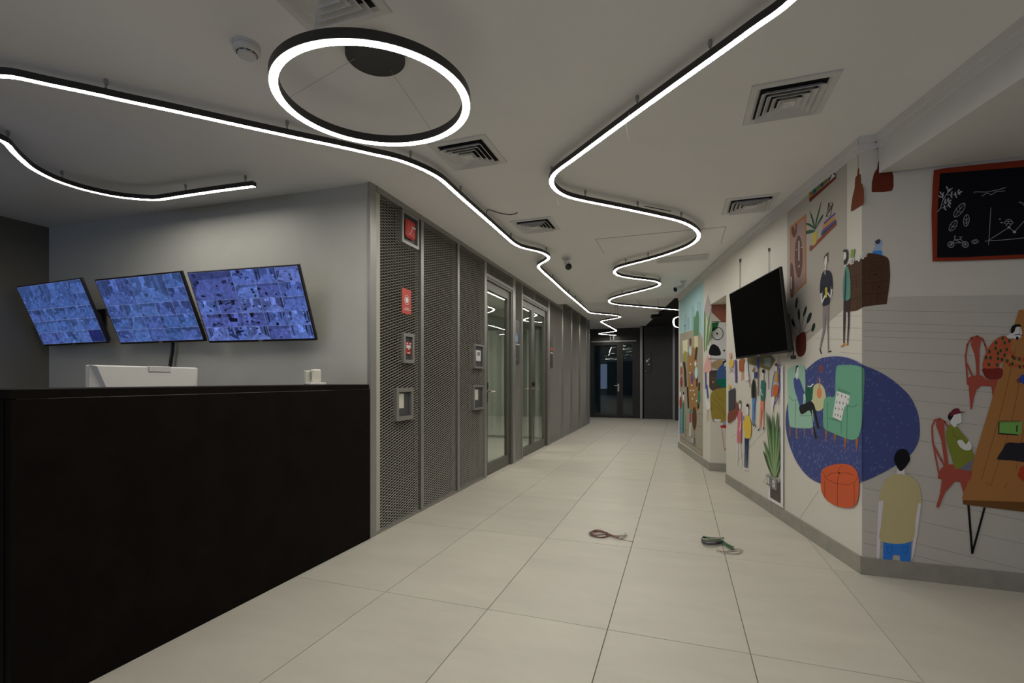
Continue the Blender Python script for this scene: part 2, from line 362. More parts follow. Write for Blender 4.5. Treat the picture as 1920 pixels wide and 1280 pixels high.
# ------------------------------------------------------------------ far end of the corridor
def far(u, v): p = onpl(u, v, (0, Y_FAR, 0), Vector((0, 1, 0))); return (p.x, p.z)
def farx(u): return far(u, 712)[0]
def sgn(u, v=712): p = onpl(u, v, (0, Y_SIGN, 0), Vector((0, 1, 0))); return (p.x, p.z)
m = MB(); x0, x1 = farx(1109), farx(1193)
m.box((-3.6, Y_FAR, 0), (x0, Y_FAR+0.12, H2), M_BLACKW); m.box((x0, Y_FAR, far(1150, 640)[1]), (x1, Y_FAR+0.12, H2), M_BLACKW)
m.box((x1, Y_FAR, 0), (sgn(1201)[0]+0.1, Y_FAR+0.12, H2), M_BLACKW)
m.box((sgn(1201)[0], Y_SIGN, 0), (4.5, Y_SIGN+0.12, H2), M_BLACKW); m.box((sgn(1201)[0], Y_SIGN, 0), (sgn(1201)[0]+0.1, Y_FAR, H2), M_BLACKW)
m.box((-3.7, 12.9, 0), (-3.6, Y_FAR+0.1, H2), M_BLACKW); m.box((4.5, Y_R, 0), (4.6, Y_SIGN, H2), M_BLACKW)
wf = m.obj('wall_far', kind='structure')
for (ua, ub) in ((1200.3, 1204.8), (1261.3, 1265.3)):
    m = MB(); a, c = sgn(ua)[0], sgn(ub)[0]; w_ = (c-a)
    m.box((a, Y_SIGN-0.03, 0), (a+w_*0.46, Y_SIGN, H2-0.01), M_STEEL); m.box((a+w_*0.54, Y_SIGN-0.03, 0), (c, Y_SIGN, H2-0.01), M_STEEL)
    m.obj('mullion', wf)
m = MB(); m.box((sgn(1205)[0], Y_SIGN-0.012, 0), (sgn(1261)[0], Y_SIGN, 0.03), M_STEEL); m.obj('bottom_rail', wf)
m = MB(); m.box((x0, Y_FAR-0.03, far(1150, 641)[1]), (x1, Y_FAR, far(1150, 638.5)[1]), M_STEEL); m.obj('door_head_rail', wf)
D3 = struct_root('door_3')
zt = far(1150, 641)[1]
def fdoor(ul, ur, gl, gr, vt=646.5, vb=778.5):
    m = MB(); a, c = farx(ul), farx(ur); g0, g1 = farx(gl), farx(gr); zb, zg = far(1150, vb)[1], far(1150, vt)[1]; y0, y1 = Y_FAR+0.005, Y_FAR+0.09
    m.box((a, y0, 0), (g0, y1, zt), M_DFRAME2); m.box((g1, y0, 0), (c, y1, zt), M_DFRAME2); m.box((g0, y0, 0), (g1, y1, zb), M_DFRAME2); m.box((g0, y0, zg), (g1, y1, zt), M_DFRAME2)
    l_ = m.obj('door_leaf', D3)
    g = MB(); gx = (g0+g1)/2; g.box((g0-0.005-gx, -0.003, zb-0.01), (g1+0.005-gx, 0.003, zg+0.01), M_GLASSD, Matrix.Translation((gx, y0+0.04, 0)) @ Matrix.Rotation(math.radians(5.2), 4, 'Z')); g.obj('glass_pane', l_, label='dark glass pane')
    return l_
l_ = fdoor(1109.5, 1162, 1113, 1156.7); fdoor(1162.3, 1193, 1168, 1185.8)
h = MB(); hx, hz = far(1159.5, 722.7); h.box((hx-0.03, Y_FAR-0.005, hz-0.18), (hx+0.03, Y_FAR+0.02, hz+0.06), M_CHROME, bev=0.004); h.tube([(hx, Y_FAR-0.05, hz), (hx-0.12, Y_FAR-0.05, hz)], 0.014, M_CHROME, 8); h.tube([(hx, Y_FAR, hz), (hx, Y_FAR-0.05, hz)], 0.012, M_CHROME, 8); h.obj('handle', l_, label='steel lever handle')
m = MB(); M_VOID = mat('dark_room_paint', (0.30, 0.35, 0.35), 0.8, var=0.3, scale=1.5)
m.box((-4.5, Y_FAR+2.2, 0), (0.5, Y_FAR+2.3, H2), M_VOID); m.box((-4.5, Y_FAR+0.12, H2), (0.5, Y_FAR+2.3, H2+0.1), M_VOID); m.box((-4.5, Y_FAR+0.1, 0), (-4.4, Y_FAR+2.3, H2), M_VOID); m.box((0.5, Y_FAR+0.1, 0), (0.6, Y_FAR+2.3, H2), M_VOID)
m.box((-4.5, Y_FAR+0.12, -0.1), (0.5, Y_FAR+2.3, -0.003), mat('dark_floor', (0.2, 0.19, 0.17), 0.4, var=0.1))
m.obj('wall_beyond', kind='structure')
rl = thing('ceiling_panel_light', 'added unseen dim fill light in the room past the far door', 'ceiling light', (-1.6, Y_FAR+1.3, H2))  # unseen lamp added to brighten what shows through the far door glass
lm = MB(); lm.box((-0.3, -0.3, -0.03), (0.3, 0.3, -0.002), M_WHITE2); lm.obj('frame', rl)
lm = MB(); lm.box((-0.27, -0.27, -0.034), (0.27, 0.27, -0.03), emit('dim_fill_panel', (0.8, 1.0, 1.0, 1), 1.6)); lm.obj('diffuser', rl)
# small hanging bracket above the far door
t_ = thing('sign_bracket', 'small metal bracket hanging above the far glass door', 'bracket', (far(1148, 634)[0], Y_FAR-0.08, far(1148, 638)[1]))
m = MB(); m.box((-0.06, 0, 0), (-0.045, 0.07, 0.16), M_STEEL); m.box((0.045, 0, 0), (0.06, 0.07, 0.16), M_STEEL); m.box((-0.06, 0, -0.01), (0.06, 0.08, 0.0), M_STEEL); m.obj('bracket_frame', t_)
# dark wall sign with arrow
sx, sz = sgn(1214.5, 680); t_ = thing('direction_sign', 'black wall sign with a pale arrow beside the far door', 'sign', (sx, Y_SIGN, sz-0.3))
sh = (sgn(1214, 661.5)[1]-sgn(1214, 698.5)[1])/2; sw = (sgn(1220.8)[0]-sgn(1208)[0])/2
m = MB(); m.box((-sw, -0.025, 0.3-sh), (sw, -0.002, 0.3+sh), mat('black_sign', (0.014, 0.014, 0.014), 0.4, var=0.1), bev=0.003); m.obj('plate', t_)
M_INK = mat('pale_sign_ink', (0.55, 0.55, 0.52), 0.6, var=0.05)
m = MB(); X = Matrix.Translation((0.0, -0.027, 0.3+sh*0.25)) @ Matrix.Rotation(PI/2, 4, 'X') @ Matrix.Rotation(PI*1.25, 4, 'Z')
m.prism([(-0.075, -0.013), (0.01, -0.013), (0.01, -0.05), (0.08, 0), (0.01, 0.05), (0.01, 0.013), (-0.075, 0.013)], 0, 0.002, M_INK, X); m.obj('arrow', t_, label='pale arrow pointing down left')
m = MB(); m.box((-0.0, -0.028, 0.3-sh*0.2), (0.055, -0.025, 0.3-sh*0.12), M_INK); m.obj('caption', t_)
m = MB(); m.box((-sw*0.8, -0.028, 0.3-sh*0.86), (-sw*0.35, -0.025, 0.3-sh*0.8), M_GREYP); m.obj('room_mark', t_)

# ------------------------------------------------------------------ right wall with the printed mural
AD = (C2-C1).normalized(); AN = Vector((-AD.y, AD.x, 0)); AN = AN if AN.x < 0 else -AN
BD = (N2-N1).normalized(); BN = Vector((-BD.y, BD.x, 0)); BN = BN if BN.x < 0 else -BN
SKT = 0.013
WA0 = C1-AN*SKT
YW = Y_R+SKT
kk = (YW-WA0.y)/AD.y; CORN = WA0+AD*kk                    # wall corner
WA1 = WA0+AD*((C2-C1).length+0.01)
WB0 = N1-BN*SKT; WB1 = N2-BN*SKT
YJ = N1.y+SKT
NICHE_Z = 2.16; TH = 0.16
def off(p, n, d): return (p.x+n.x*d, p.y+n.y*d)
m = MB()
m.prism([(CORN.x, CORN.y), (WA1.x, WA1.y), (WA1.x+0.76, WA1.y), (CORN.x+0.35, CORN.y+0.3)], 0, H, M_WALLW)
WA = m.obj('wall_right', kind='structure')
m = MB(); m.prism([(CORN.x, CORN.y), (4.5, YW), (4.5, YW+0.15), (CORN.x+0.1, YW+0.15)], 0, H, M_WALLW); WR = m.obj('wall_right', kind='structure')
jk = (YJ-WB0.y)/BD.y; JC = WB0+BD*jk
m = MB(); m.prism([(JC.x, JC.y), (WB1.x, WB1.y), (WB1.x+0.25, WB1.y), (JC.x+0.9, JC.y)], 0, H, M_WALLW); WB = m.obj('wall_right', kind='structure')
m = MB(); m.prism([(WA1.x, WA1.y), (JC.x, JC.y), (JC.x+1.2, JC.y), (WA1.x+1.1, WA1.y)], NICHE_Z, H, M_WALLW); m.obj('wall_right', kind='structure')
m = MB(); m.prism([(WA1.x+0.75, WA1.y), (WA1.x+0.75, JC.y), (WA1.x+0.9, JC.y), (WA1.x+0.9, WA1.y-0.2), (WA1.x+0.75, WA1.y-0.2)], 0, H, M_WALLW); m.obj('wall_right', kind='structure')
m = MB(); m.prism([(WB1.x, WB1.y), (4.5, WB1.y), (4.5, WB1.y-0.1), (WB1.x+0.1, WB1.y-0.1)], 0, H, M_BLACKW); m.obj('wall_right', kind='structure')
# skirting tiles: each length a part
BB = struct_root('baseboard_right')
def skirt(p, q, n, zt=0.105, cut=0.6):
    d = (q-p); L = d.length; d = d.normalized(); k = max(1, round(L/cut))
    for i in range(k):
        a = p+d*(L*i/k+0.0008); c = p+d*(L*(i+1)/k-0.0008); m = MB()
        m.prism([(a.x, a.y), (c.x, c.y), (c.x-n.x*SKT, c.y-n.y*SKT), (a.x-n.x*SKT, a.y-n.y*SKT)], 0, zt, M_SKIRT); m.obj('skirting_tile', BB)
skirt(C1, C2, AN, cut=1.2); skirt(N1, N2, BN, cut=1.2)
skirt(Vector((C1.x, Y_R, 0)), Vector((4.4, Y_R, 0)), Vector((0, -1, 0)), cut=1.2); skirt(N1, Vector((N1.x+0.8, N1.y, 0)), Vector((0, -1, 0)))
# cornice
CR = struct_root('trim_1')
def cornice(p, q, n):
    for (z0, z1, d) in ((H-0.084, H-0.03, 0.012), (H-0.045, H, 0.024)):
        m = MB(); m.prism([(p.x, p.y), (q.x, q.y), (q.x+n.x*d, q.y+n.y*d), (p.x+n.x*d, p.y+n.y*d)], z0, z1, M_TRIM); m.obj('cornice', CR)
cornice(CORN, WA1+AD*0.0+(WB0-WA1)*0.0, AN); cornice(WA1, JC, AN); cornice(JC, WB1, BN)
cornice(CORN+Vector((-0.02, 0, 0)), Vector((sofx(YW)+0.03, YW, 0)), Vector((0, -1, 0)))
SN_ = Vector((-1.0, -0.2243, 0)).normalized()
cornice(Vector((sofx(YW), YW, 0)), Vector((sofx(-8.0), -8.0, 0)), SN_)

# --- mural: flat printed figures on those walls
PL = {'A': (WA0, AN, WA), 'R': (Vector((0, YW, 0)), Vector((0, -1, 0)), WR), 'B': (WB0, BN, WB), 'J': (Vector((0, YJ, 0)), Vector((0, -1, 0)), WB)}
FAC = {'A': (2.36, 2.54, 2.96), 'R': (4.57, 4.73, 5.47), 'B': (2.3, 2.45, 2.8), 'J': (3.0, 3.1, 3.3)}
UC = proj(CORN)[0]
PAINT = {}
def paint(c, w):
    f = FAC[w]
    if len(c) == 3:                                  # eye estimates from enlargements read too bright and too saturated
        ch = (max(c)-min(c))/max(c); k = 1-0.25*min(1, max(0, (ch-0.08)/0.27)); c = tuple(x*k for x in c)
    l = lin(c[:3]); a = tuple(min(0.82, x*y) for x, y in zip(l, f)); k = tuple(round(x, 3) for x in a)
    if k not in PAINT: PAINT[k] = mat('print_ink_%d' % len(PAINT), a, 0.6, spec=0.08, var=0.015, scale=5)
    return PAINT[k]
def ell(cx, cy, rx, ry, deg=0, n=18):
    r = math.radians(deg); return [(cx+rx*math.cos(t)*math.cos(r)-ry*math.sin(t)*math.sin(r), cy+rx*math.cos(t)*math.sin(r)+ry*math.sin(t)*math.cos(r)) for t in [2*PI*i/n for i in range(n)]]
def stroke(pts, w):
    P = [Vector(p) for p in pts]; quads = []
    for a, c in zip(P[:-1], P[1:]):
        d = (c-a)
        if d.length < 1e-6: continue
        d.normalize(); q = Vector((-d.y, d.x))*w/2; x = d*w*0.25
        quads.append([tuple(a-q-x), tuple(c-q+x), tuple(c+q+x), tuple(a+q-x)])
    return quads
def clip(poly, uc, left):
    out = []; n = len(poly); ins = (lambda p: p[0] <= uc) if left else (lambda p: p[0] >= uc)
    for i in range(n):
        a, c = poly[i], poly[(i+1) % n]
        if ins(a): out.append(a)
        if ins(a) != ins(c):
            t = (uc-a[0])/(c[0]-a[0]); out.append((uc, a[1]+t*(c[1]-a[1])))
    return out
LAY = {'A': 0, 'R': 0, 'B': 0, 'J': 0}
def mural(walls, name, tf, shapes, label=None, fac=None):
    ox, oy, s = tf
    for w in walls:
        p0, n0, root = PL[w]; M = MB(); lay = LAY[w]
        for sh in shapes:
            c, mode, pts = sh
            if mode == 's': polys = [[(q.x, q.y) for q in crom([(p[0], p[1], 0) for p in pts], 4, True)]]
            elif mode == 'p': polys = [pts]
            elif mode == 'd': polys = pts
            else: polys = stroke(pts, mode)
            m_ = paint(c, fac or w); lay += 1; d = 0.0004+0.00005*lay
            for po in polys:
                po = [(ox+x*s, oy+y*s) for x, y in po]
                if len(walls) == 2: po = clip(po, UC, w == 'A')
                if len(po) < 3: continue
                M.add([onpl(u, v, p0+n0*d, n0) for u, v in po], [tuple(range(len(po)))], m_)
        LAY[w] = lay
        if M.f: M.obj(name, root, fix=False, label=label or name.replace('_', ' ')+' in the printed mural')
ID = (0, 0, 1); ZS_ = (1460, 280, .15625); ZP = (1460, 440, .18755); ZR = (1460, 660, .2343); ZA = (1360, 640, .3436); ZT = (1720, 580, .25)
ZX = (1600, 560, .4216); ZB = (1640, 280, .17188); ZM = (1350, 660, .18759); ZF = (1260, 630, .19544); ZU = (1240, 500, .10936)
SKIN = (192, 183, 172)
# wall A: grey painted back wall, floor lines
mural('A', 'painted_back_wall', ID, [((128, 120, 106, 1), 'p', [(1476, 398), (1588, 305), (1588, 575), (1545, 612), (1500, 652), (1476, 672)])], 'grey brown painted wall area of the mural')
mural('A', 'painted_floor_line', ID, [((128, 120, 105), 0.7, [(1558, 592), (1617, 592)]), ((128, 120, 105), 0.7, [(1540, 614), (1617, 615)]), ((128, 120, 105), 0.7, [(1530, 634), (1617, 638)]), ((128, 120, 105), 0.7, [(1575, 660), (1617, 664)]),
    ((130, 122, 107), 0.7, [(1490, 985), (1535, 920)]), ((130, 122, 107), 0.7, [(1385, 862), (1440, 800)]), ((130, 122, 107), 0.7, [(1430, 905), (1448, 880)]), ((130, 122, 107), 0.6, [(1372, 820), (1400, 800)])])
mural('A', 'painted_bookshelf', ZS_, [((112, 46, 29), 'p', [(365, 590), (690, 310), (690, 350), (372, 636)]), ((142, 127, 42), 'p', [(362, 525), (385, 500), (390, 565), (368, 585)]), ((152, 82, 42), 'p', [(385, 500), (402, 485), (408, 550), (392, 563)]),
    ((25, 88, 82), 'p', [(408, 475), (440, 445), (450, 510), (412, 545)]), ((92, 122, 72), 'p', [(440, 447), (485, 408), (498, 465), (452, 508)]), ((150, 85, 80), 'p', [(485, 408), (498, 398), (508, 455), (498, 465)]), ((62, 47, 98), 'p', [(498, 398), (535, 365), (538, 430), (508, 455)]), ((97, 118, 42), 'p', [(535, 365), (565, 340), (578, 398), (540, 428)]),
    ((132, 52, 42), 'p', [(565, 340), (585, 322), (590, 390), (578, 398)]), ((150, 150, 150), 'p', [(585, 322), (640, 275), (690, 310), (618, 375), (590, 390)]), ((20, 20, 22), 12, [(605, 310), (600, 375)]), ((20, 20, 22), 12, [(605, 372), (645, 285)]), ((20, 20, 22), 16, [(640, 272), (686, 308)])], 'red brown painted shelf of coloured books under the cornice')
mural('A', 'painted_plant_shelf', ZS_, [((137, 66, 43), 'p', [(370, 1165), (395, 1145), (405, 1160), (440, 1135), (470, 1080), (500, 1055), (690, 865), (697, 905), (385, 1222), (370, 1215)]),
    ((188, 168, 72), 'p', [(400, 1015), (465, 975), (452, 1120), (402, 1155)]), ((36, 72, 47), 'p', [(430, 960), (445, 850), (490, 690), (513, 618), (500, 700), (465, 840), (440, 960)]), ((36, 72, 47), 'p', [(425, 950), (390, 820), (370, 735), (395, 780), (425, 870), (434, 950)]), ((36, 72, 47), 'p', [(436, 970), (470, 880), (510, 800), (540, 775), (520, 830), (470, 910)]), ((42, 78, 50), 's', [(430, 960), (380, 925), (330, 900), (320, 885), (360, 885), (405, 915), (432, 950)]), ((42, 78, 50), 's', [(435, 980), (390, 1005), (325, 1018), (310, 1005), (340, 975), (395, 965), (440, 972)]),
    ((92, 66, 122), 'p', [(540, 880), (680, 752), (680, 775), (545, 900)]), ((192, 132, 67), 'p', [(525, 915), (665, 805), (675, 835), (530, 960)]), ((97, 62, 122), 'p', [(518, 972), (685, 838), (687, 852), (515, 992)]), ((50, 62, 98), 'p', [(540, 978), (690, 855), (692, 870), (520, 1035)]), ((35, 97, 97), 'p', [(508, 1000), (540, 978), (522, 1033), (508, 1038)]),
    ((25, 22, 22), 5, [(570, 805), (600, 642), (652, 645), (620, 795), (570, 805), (652, 645), (600, 760), (600, 642), (630, 720)])], 'painted shelf with a yellow plant pot and stacked books')
mural('A', 'painted_portrait', ID, [((178, 117, 67), 'p', [(1481, 425), (1511, 401), (1511, 530), (1481, 559)]), ((116, 95, 85, 1), 'p', [(1483.5, 429), (1508.5, 409), (1508.5, 528), (1483.5, 553)]), ((77, 50, 40, 1), 'd', [ell(1497.5, 481, 7.5, 40)]), ((77, 50, 40, 1), 'p', [(1484.2, 427), (1489, 423), (1489.3, 430), (1491.3, 430), (1492, 420.6), (1494.7, 418.3), (1494, 436), (1490.5, 445), (1486.6, 444), (1484.2, 436)]), ((77, 50, 40, 1), 's', [(1482, 554), (1482, 497), (1486.2, 496), (1489, 515), (1489, 549)]),
    ((205, 195, 180), 1.6, [(1498, 452), (1498, 488)]), ((205, 195, 180), 1.2, [(1492.7, 468), (1494.5, 468)]), ((205, 195, 180), 1.2, [(1502, 463.5), (1504, 463)]), ((205, 195, 180), 1.2, [(1497, 501), (1499, 497)]), ((205, 195, 180), 1.4, [(1483.4, 519), (1483.4, 541)])], 'painted portrait of a brown oval face in an orange frame')
mural('A', 'painted_pendant_lamp', ZS_, [((60, 45, 35), 4, [(952, 10), (952, 220)]), ((84, 40, 23, 1), 'p', [(955, 218), (965, 235), (963, 295), (982, 300), (985, 405), (1005, 420), (1022, 490), (1025, 600), (1018, 655), (880, 742), (865, 740), (868, 690), (885, 570), (910, 470), (918, 350), (925, 330), (942, 310), (945, 260)])], 'rust painted pendant lamp left of the wall corner')
mural('R', 'painted_pendant_lamp', ZS_, [((55, 21, 11, 1), 'p', [(1213, 105), (1220, 180), (1222, 278), (1362, 262), (1378, 320), (1380, 440), (1362, 495), (1260, 512), (1125, 515), (1115, 500), (1118, 400), (1140, 300), (1165, 250), (1180, 235), (1190, 170)]), ((55, 18, 10), 7, [(1345, 300), (1350, 360), (1340, 430)])], 'rust painted pendant lamp right of the wall corner')
mural('A', 'painted_potted_plant', ZP, [((30, 34, 30), 3, [(215, 1000), (178, 690)]), ((30, 34, 30), 3, [(215, 1000), (262, 765)]), ((30, 34, 30), 3, [(220, 1000), (303, 830)]), ((30, 34, 30), 3, [(225, 1000), (205, 800)]), ((30, 34, 30), 3, [(230, 1000), (300, 965), (345, 925)]), ((30, 34, 30), 3, [(215, 1000), (145, 880)]), ((28, 38, 30), 'd', [ell(178, 680, 11, 56, 8), ell(202, 795, 11, 56, -2), ell(262, 765, 11, 54, 16), ell(303, 830, 16, 58, 20), ell(345, 925, 14, 46, 16), ell(145, 880, 14, 42, -18)]),
    ((92, 36, 25), 's', [(175, 1030), (200, 1000), (250, 970), (268, 990), (272, 1120), (255, 1190), (220, 1218), (190, 1205), (172, 1140)])]+[((60, 22, 16), 3, [(178, 1050+i*32), (270, 1025+i*32)]) for i in range(5)], 'painted plant in a red brown pot beside the wall television')
mural('AR', 'painted_drawer_chest', ZP, [((58, 40, 28, 1), 's', [(670, 330), (720, 280), (850, 230), (885, 190), (925, 185), (1045, 210), (1095, 245), (1110, 340), (1110, 450), (1080, 680), (1060, 694), (855, 720), (780, 755), (710, 765), (672, 760), (668, 600), (680, 430)])]+
    [((52, 30, 18), 4, p) for p in ([(720, 430), (850, 390), (870, 355), (1090, 318)], [(720, 540), (850, 500), (870, 490), (1095, 455)], [(715, 650), (850, 605), (865, 595), (1090, 570)], [(920, 250), (920, 340)], [(935, 490), (935, 570)], [(915, 580), (915, 705)], [(980, 575), (980, 700)], [(780, 420), (780, 520)], [(785, 620), (785, 745)])]+
    [((48, 28, 18), 3, p) for p in ([(940, 280), (1050, 262), (1050, 300), (940, 315), (940, 280)], [(900, 375), (1040, 350), (1040, 420), (900, 440), (900, 375)], [(950, 505), (1040, 490), (1040, 540), (950, 552), (950, 505)], [(735, 460), (770, 450), (770, 490), (735, 500), (735, 460)], [(990, 600), (1030, 592), (1030, 640), (990, 646), (990, 600)])]+[((40, 22, 14), 10, [(945, 402), (985, 395)]), ((40, 22, 14), 8, [(985, 522), (1008, 520)])], 'dark brown painted chest of drawers wrapped round the corner', fac='A')
mural('A', 'painted_person', ZP, [((103, 92, 88, 1), 'p', [(440, 705), (503, 690), (500, 800), (498, 960), (500, 1155), (490, 1155), (487, 1000), (470, 790), (462, 960), (440, 1040), (418, 1140), (408, 1140), (420, 1060), (440, 960)]), (SKIN, 's', [(458, 235), (470, 213), (484, 215), (487, 260), (478, 300), (474, 355), (460, 362), (462, 310), (453, 280)]), ((36, 36, 42, 1), 's', [(455, 360), (490, 355), (515, 370), (533, 420), (538, 540), (526, 545), (515, 470), (512, 590), (505, 690), (445, 712), (438, 690), (440, 560), (425, 585), (412, 580), (415, 480), (430, 400)]),
    ((72, 70, 52), 'p', [(450, 278), (452, 225), (465, 200), (495, 170), (490, 200), (492, 265), (485, 270), (484, 215), (470, 215), (458, 240), (455, 280)]), (SKIN, 13, [(424, 588), (432, 680), (465, 605)]), (SKIN, 13, [(531, 545), (520, 628), (488, 580)]), ((202, 182, 52), 'p', [(463, 530), (485, 522), (482, 625), (465, 632)]), ((25, 22, 22), 8, [(410, 1140), (425, 1190)]), ((25, 22, 22), 12, [(495, 1170), (522, 1162)]), (SKIN, 8, [(462, 365), (464, 395)])], 'painted man in a navy jumper holding a yellow phone')
mural('A', 'painted_person', ZP, [((54, 43, 43), 'p', [(648, 655), (668, 655), (666, 850), (655, 1085), (645, 1085), (645, 850)]), ((54, 43, 43), 'p', [(690, 660), (710, 650), (705, 900), (692, 1080), (683, 1080), (690, 900)]), ((52, 41, 38), 'p', [(648, 655), (712, 638), (712, 700), (705, 765), (672, 765), (668, 700), (650, 740)]), ((68, 101, 82, 1), 's', [(668, 320), (680, 310), (700, 340), (715, 430), (718, 560), (710, 640), (650, 655), (642, 600), (640, 500), (650, 400)]), ((36, 46, 78), 's', [(668, 350), (678, 400), (668, 640), (655, 650), (662, 500)]), (SKIN, 's', [(655, 178), (672, 180), (674, 230), (668, 315), (658, 320), (660, 255), (648, 240)]), ((46, 41, 36), 's', [(640, 165), (655, 148), (680, 148), (692, 180), (690, 240), (675, 285), (655, 300), (650, 265), (668, 240), (677, 200), (670, 172), (655, 172)]),
    ((178, 118, 47), 'p', [(612, 1125), (645, 1090), (657, 1085), (652, 1112)]), ((178, 118, 47), 'p', [(665, 1105), (683, 1078), (694, 1078), (688, 1105)])], 'painted bearded person in green beside the brown chest')
mural('AR', 'painted_tableware', ZP, [((132, 153, 77), 'p', [(722, 150), (762, 140), (750, 225), (716, 230)]), ((190, 184, 178), 'p', [(708, 238), (757, 228), (748, 290), (714, 300)]), ((80, 60, 50), 3, [(712, 262), (754, 252)]), ((80, 60, 50), 3, [(713, 280), (750, 271)]), ((80, 60, 50), 3, [(724, 236), (726, 296)]), ((80, 60, 50), 3, [(740, 232), (738, 292)]), ((190, 184, 178), 's', [(790, 230), (812, 225), (812, 255), (800, 268), (790, 258)]), ((190, 184, 178), 's', [(832, 180), (852, 178), (854, 232), (842, 245), (832, 236)]), ((190, 184, 178), 5, [(862, 195), (880, 190), (880, 215), (862, 222), (862, 195)]), ((70, 60, 55), 3, [(800, 236), (802, 254)]), ((70, 60, 55), 3, [(843, 200), (843, 232)])], 'small painted plant pot and white mugs on the chest', fac='A')
mural('R', 'painted_flask', ZP, [((107, 122, 153), 's', [(960, 60), (1000, 48), (1035, 60), (1040, 90), (1022, 120), (1030, 155), (1048, 200), (1030, 235), (990, 245), (945, 235), (922, 205), (940, 160), (962, 125), (955, 90)]), ((46, 97, 148), 's', [(945, 165), (985, 158), (1028, 162), (1032, 200), (1015, 228), (980, 235), (948, 222), (938, 195)]), ((40, 36, 39), 's', [(965, 70), (985, 48), (1010, 45), (1018, 65), (1005, 88), (980, 92)])], 'painted pale blue glass flask standing on the brown chest')
# rug and chairs
rugp = [(55, 560), (62, 460), (85, 360), (130, 250), (215, 145), (320, 58), (420, 35), (520, 38), (600, 62), (680, 105), (790, 150), (900, 215), (1000, 300), (1060, 370), (1110, 480), (1128, 600), (1122, 690), (1090, 770), (1040, 830), (920, 915), (800, 980), (668, 1035), (500, 1062), (340, 1050), (230, 990), (150, 890), (95, 770), (65, 660)]
rr = random.Random(3); specks = []
def inside(p, P):
    c = False; j = len(P)-1
    for i in range(len(P)):
        if (P[i][1] > p[1]) != (P[j][1] > p[1]) and p[0] < (P[j][0]-P[i][0])*(p[1]-P[i][1])/(P[j][1]-P[i][1])+P[i][0]: c = not c
        j = i
    return c
while len(specks) < 520:
    x, y = rr.uniform(60, 1120), rr.uniform(40, 1050)
    if x > 668 and rr.random() < 0.72: continue
    if inside((x, y), rugp):
        w_, h_ = (3, 12) if x < 668 else (5, 10)
        specks.append([(x-w_, y), (x-w_+1, y+h_), (x+w_+2, y-4), (x+w_, y-h_)])
mural('AR', 'painted_rug', ZR, [((50, 55, 86, 1), 's', rugp), ((74, 80, 112, 1), 'd', specks)], 'dark blue speckled oval rug printed across the wall corner', fac='A')
GRN, LEG = (108, 134, 112, 1), (152, 97, 47)
mural('A', 'painted_armchair', ZR, [(LEG, 8, [(88, 575), (90, 665)]), (LEG, 9, [(143, 600), (143, 690)]), (LEG, 8, [(207, 600), (207, 665)]), (LEG, 8, [(268, 598), (268, 660)]), (GRN, 's', [(70, 170), (85, 130), (130, 107), (190, 107), (208, 130), (214, 240), (215, 400), (265, 430), (275, 590), (200, 608), (110, 600), (85, 570), (75, 420)]), ((55, 95, 70), 3, [(85, 355), (110, 385), (155, 382), (165, 420)]), ((55, 95, 70), 3, [(135, 390), (132, 590)]), ((55, 95, 70), 3, [(170, 508), (265, 508)])], 'pale green painted armchair holding a reading man')
mural('A', 'painted_side_table', ZR, [((182, 174, 127), 'd', [ell(318, 360, 60, 112)]), ((208, 122, 77), 9, [(328, 210), (328, 300)]), ((218, 127, 82), 'd', [ell(325, 328, 20, 43)]), ((112, 72, 82), 'd', [ell(338, 132, 21, 36)])], 'cream painted round table with an orange instrument')
mural('A', 'painted_person', ZR, [((53, 58, 95, 1), 's', [(120, 215), (140, 205), (165, 215), (185, 260), (195, 310), (192, 420), (168, 430), (155, 385), (128, 300)]), ((53, 58, 95, 1), 15, [(178, 270), (206, 335)]), (SKIN, 10, [(206, 335), (213, 385)]), ((28, 27, 27), 's', [(165, 435), (210, 410), (245, 395), (270, 400), (290, 440), (310, 540), (325, 605), (310, 610), (288, 520), (266, 455), (272, 540), (303, 675), (292, 692), (278, 600), (252, 470), (200, 492), (175, 490)]), (SKIN, 's', [(135, 130), (150, 108), (160, 130), (158, 180), (147, 220), (136, 190)]), ((30, 27, 27), 's', [(133, 170), (138, 118), (150, 105), (158, 118), (146, 125), (140, 160)]), ((62, 60, 42), 11, [(298, 690), (322, 674)]), ((62, 60, 42), 9, [(312, 610), (340, 600)]),
    ((36, 88, 64), 'p', [(215, 290), (235, 275), (262, 275), (278, 262), (268, 380), (245, 395), (215, 385)]), ((195, 192, 188), 'p', [(228, 266), (250, 272), (275, 250), (281, 257), (256, 281), (234, 276)])], 'painted man in blue reading a green book in the armchair')
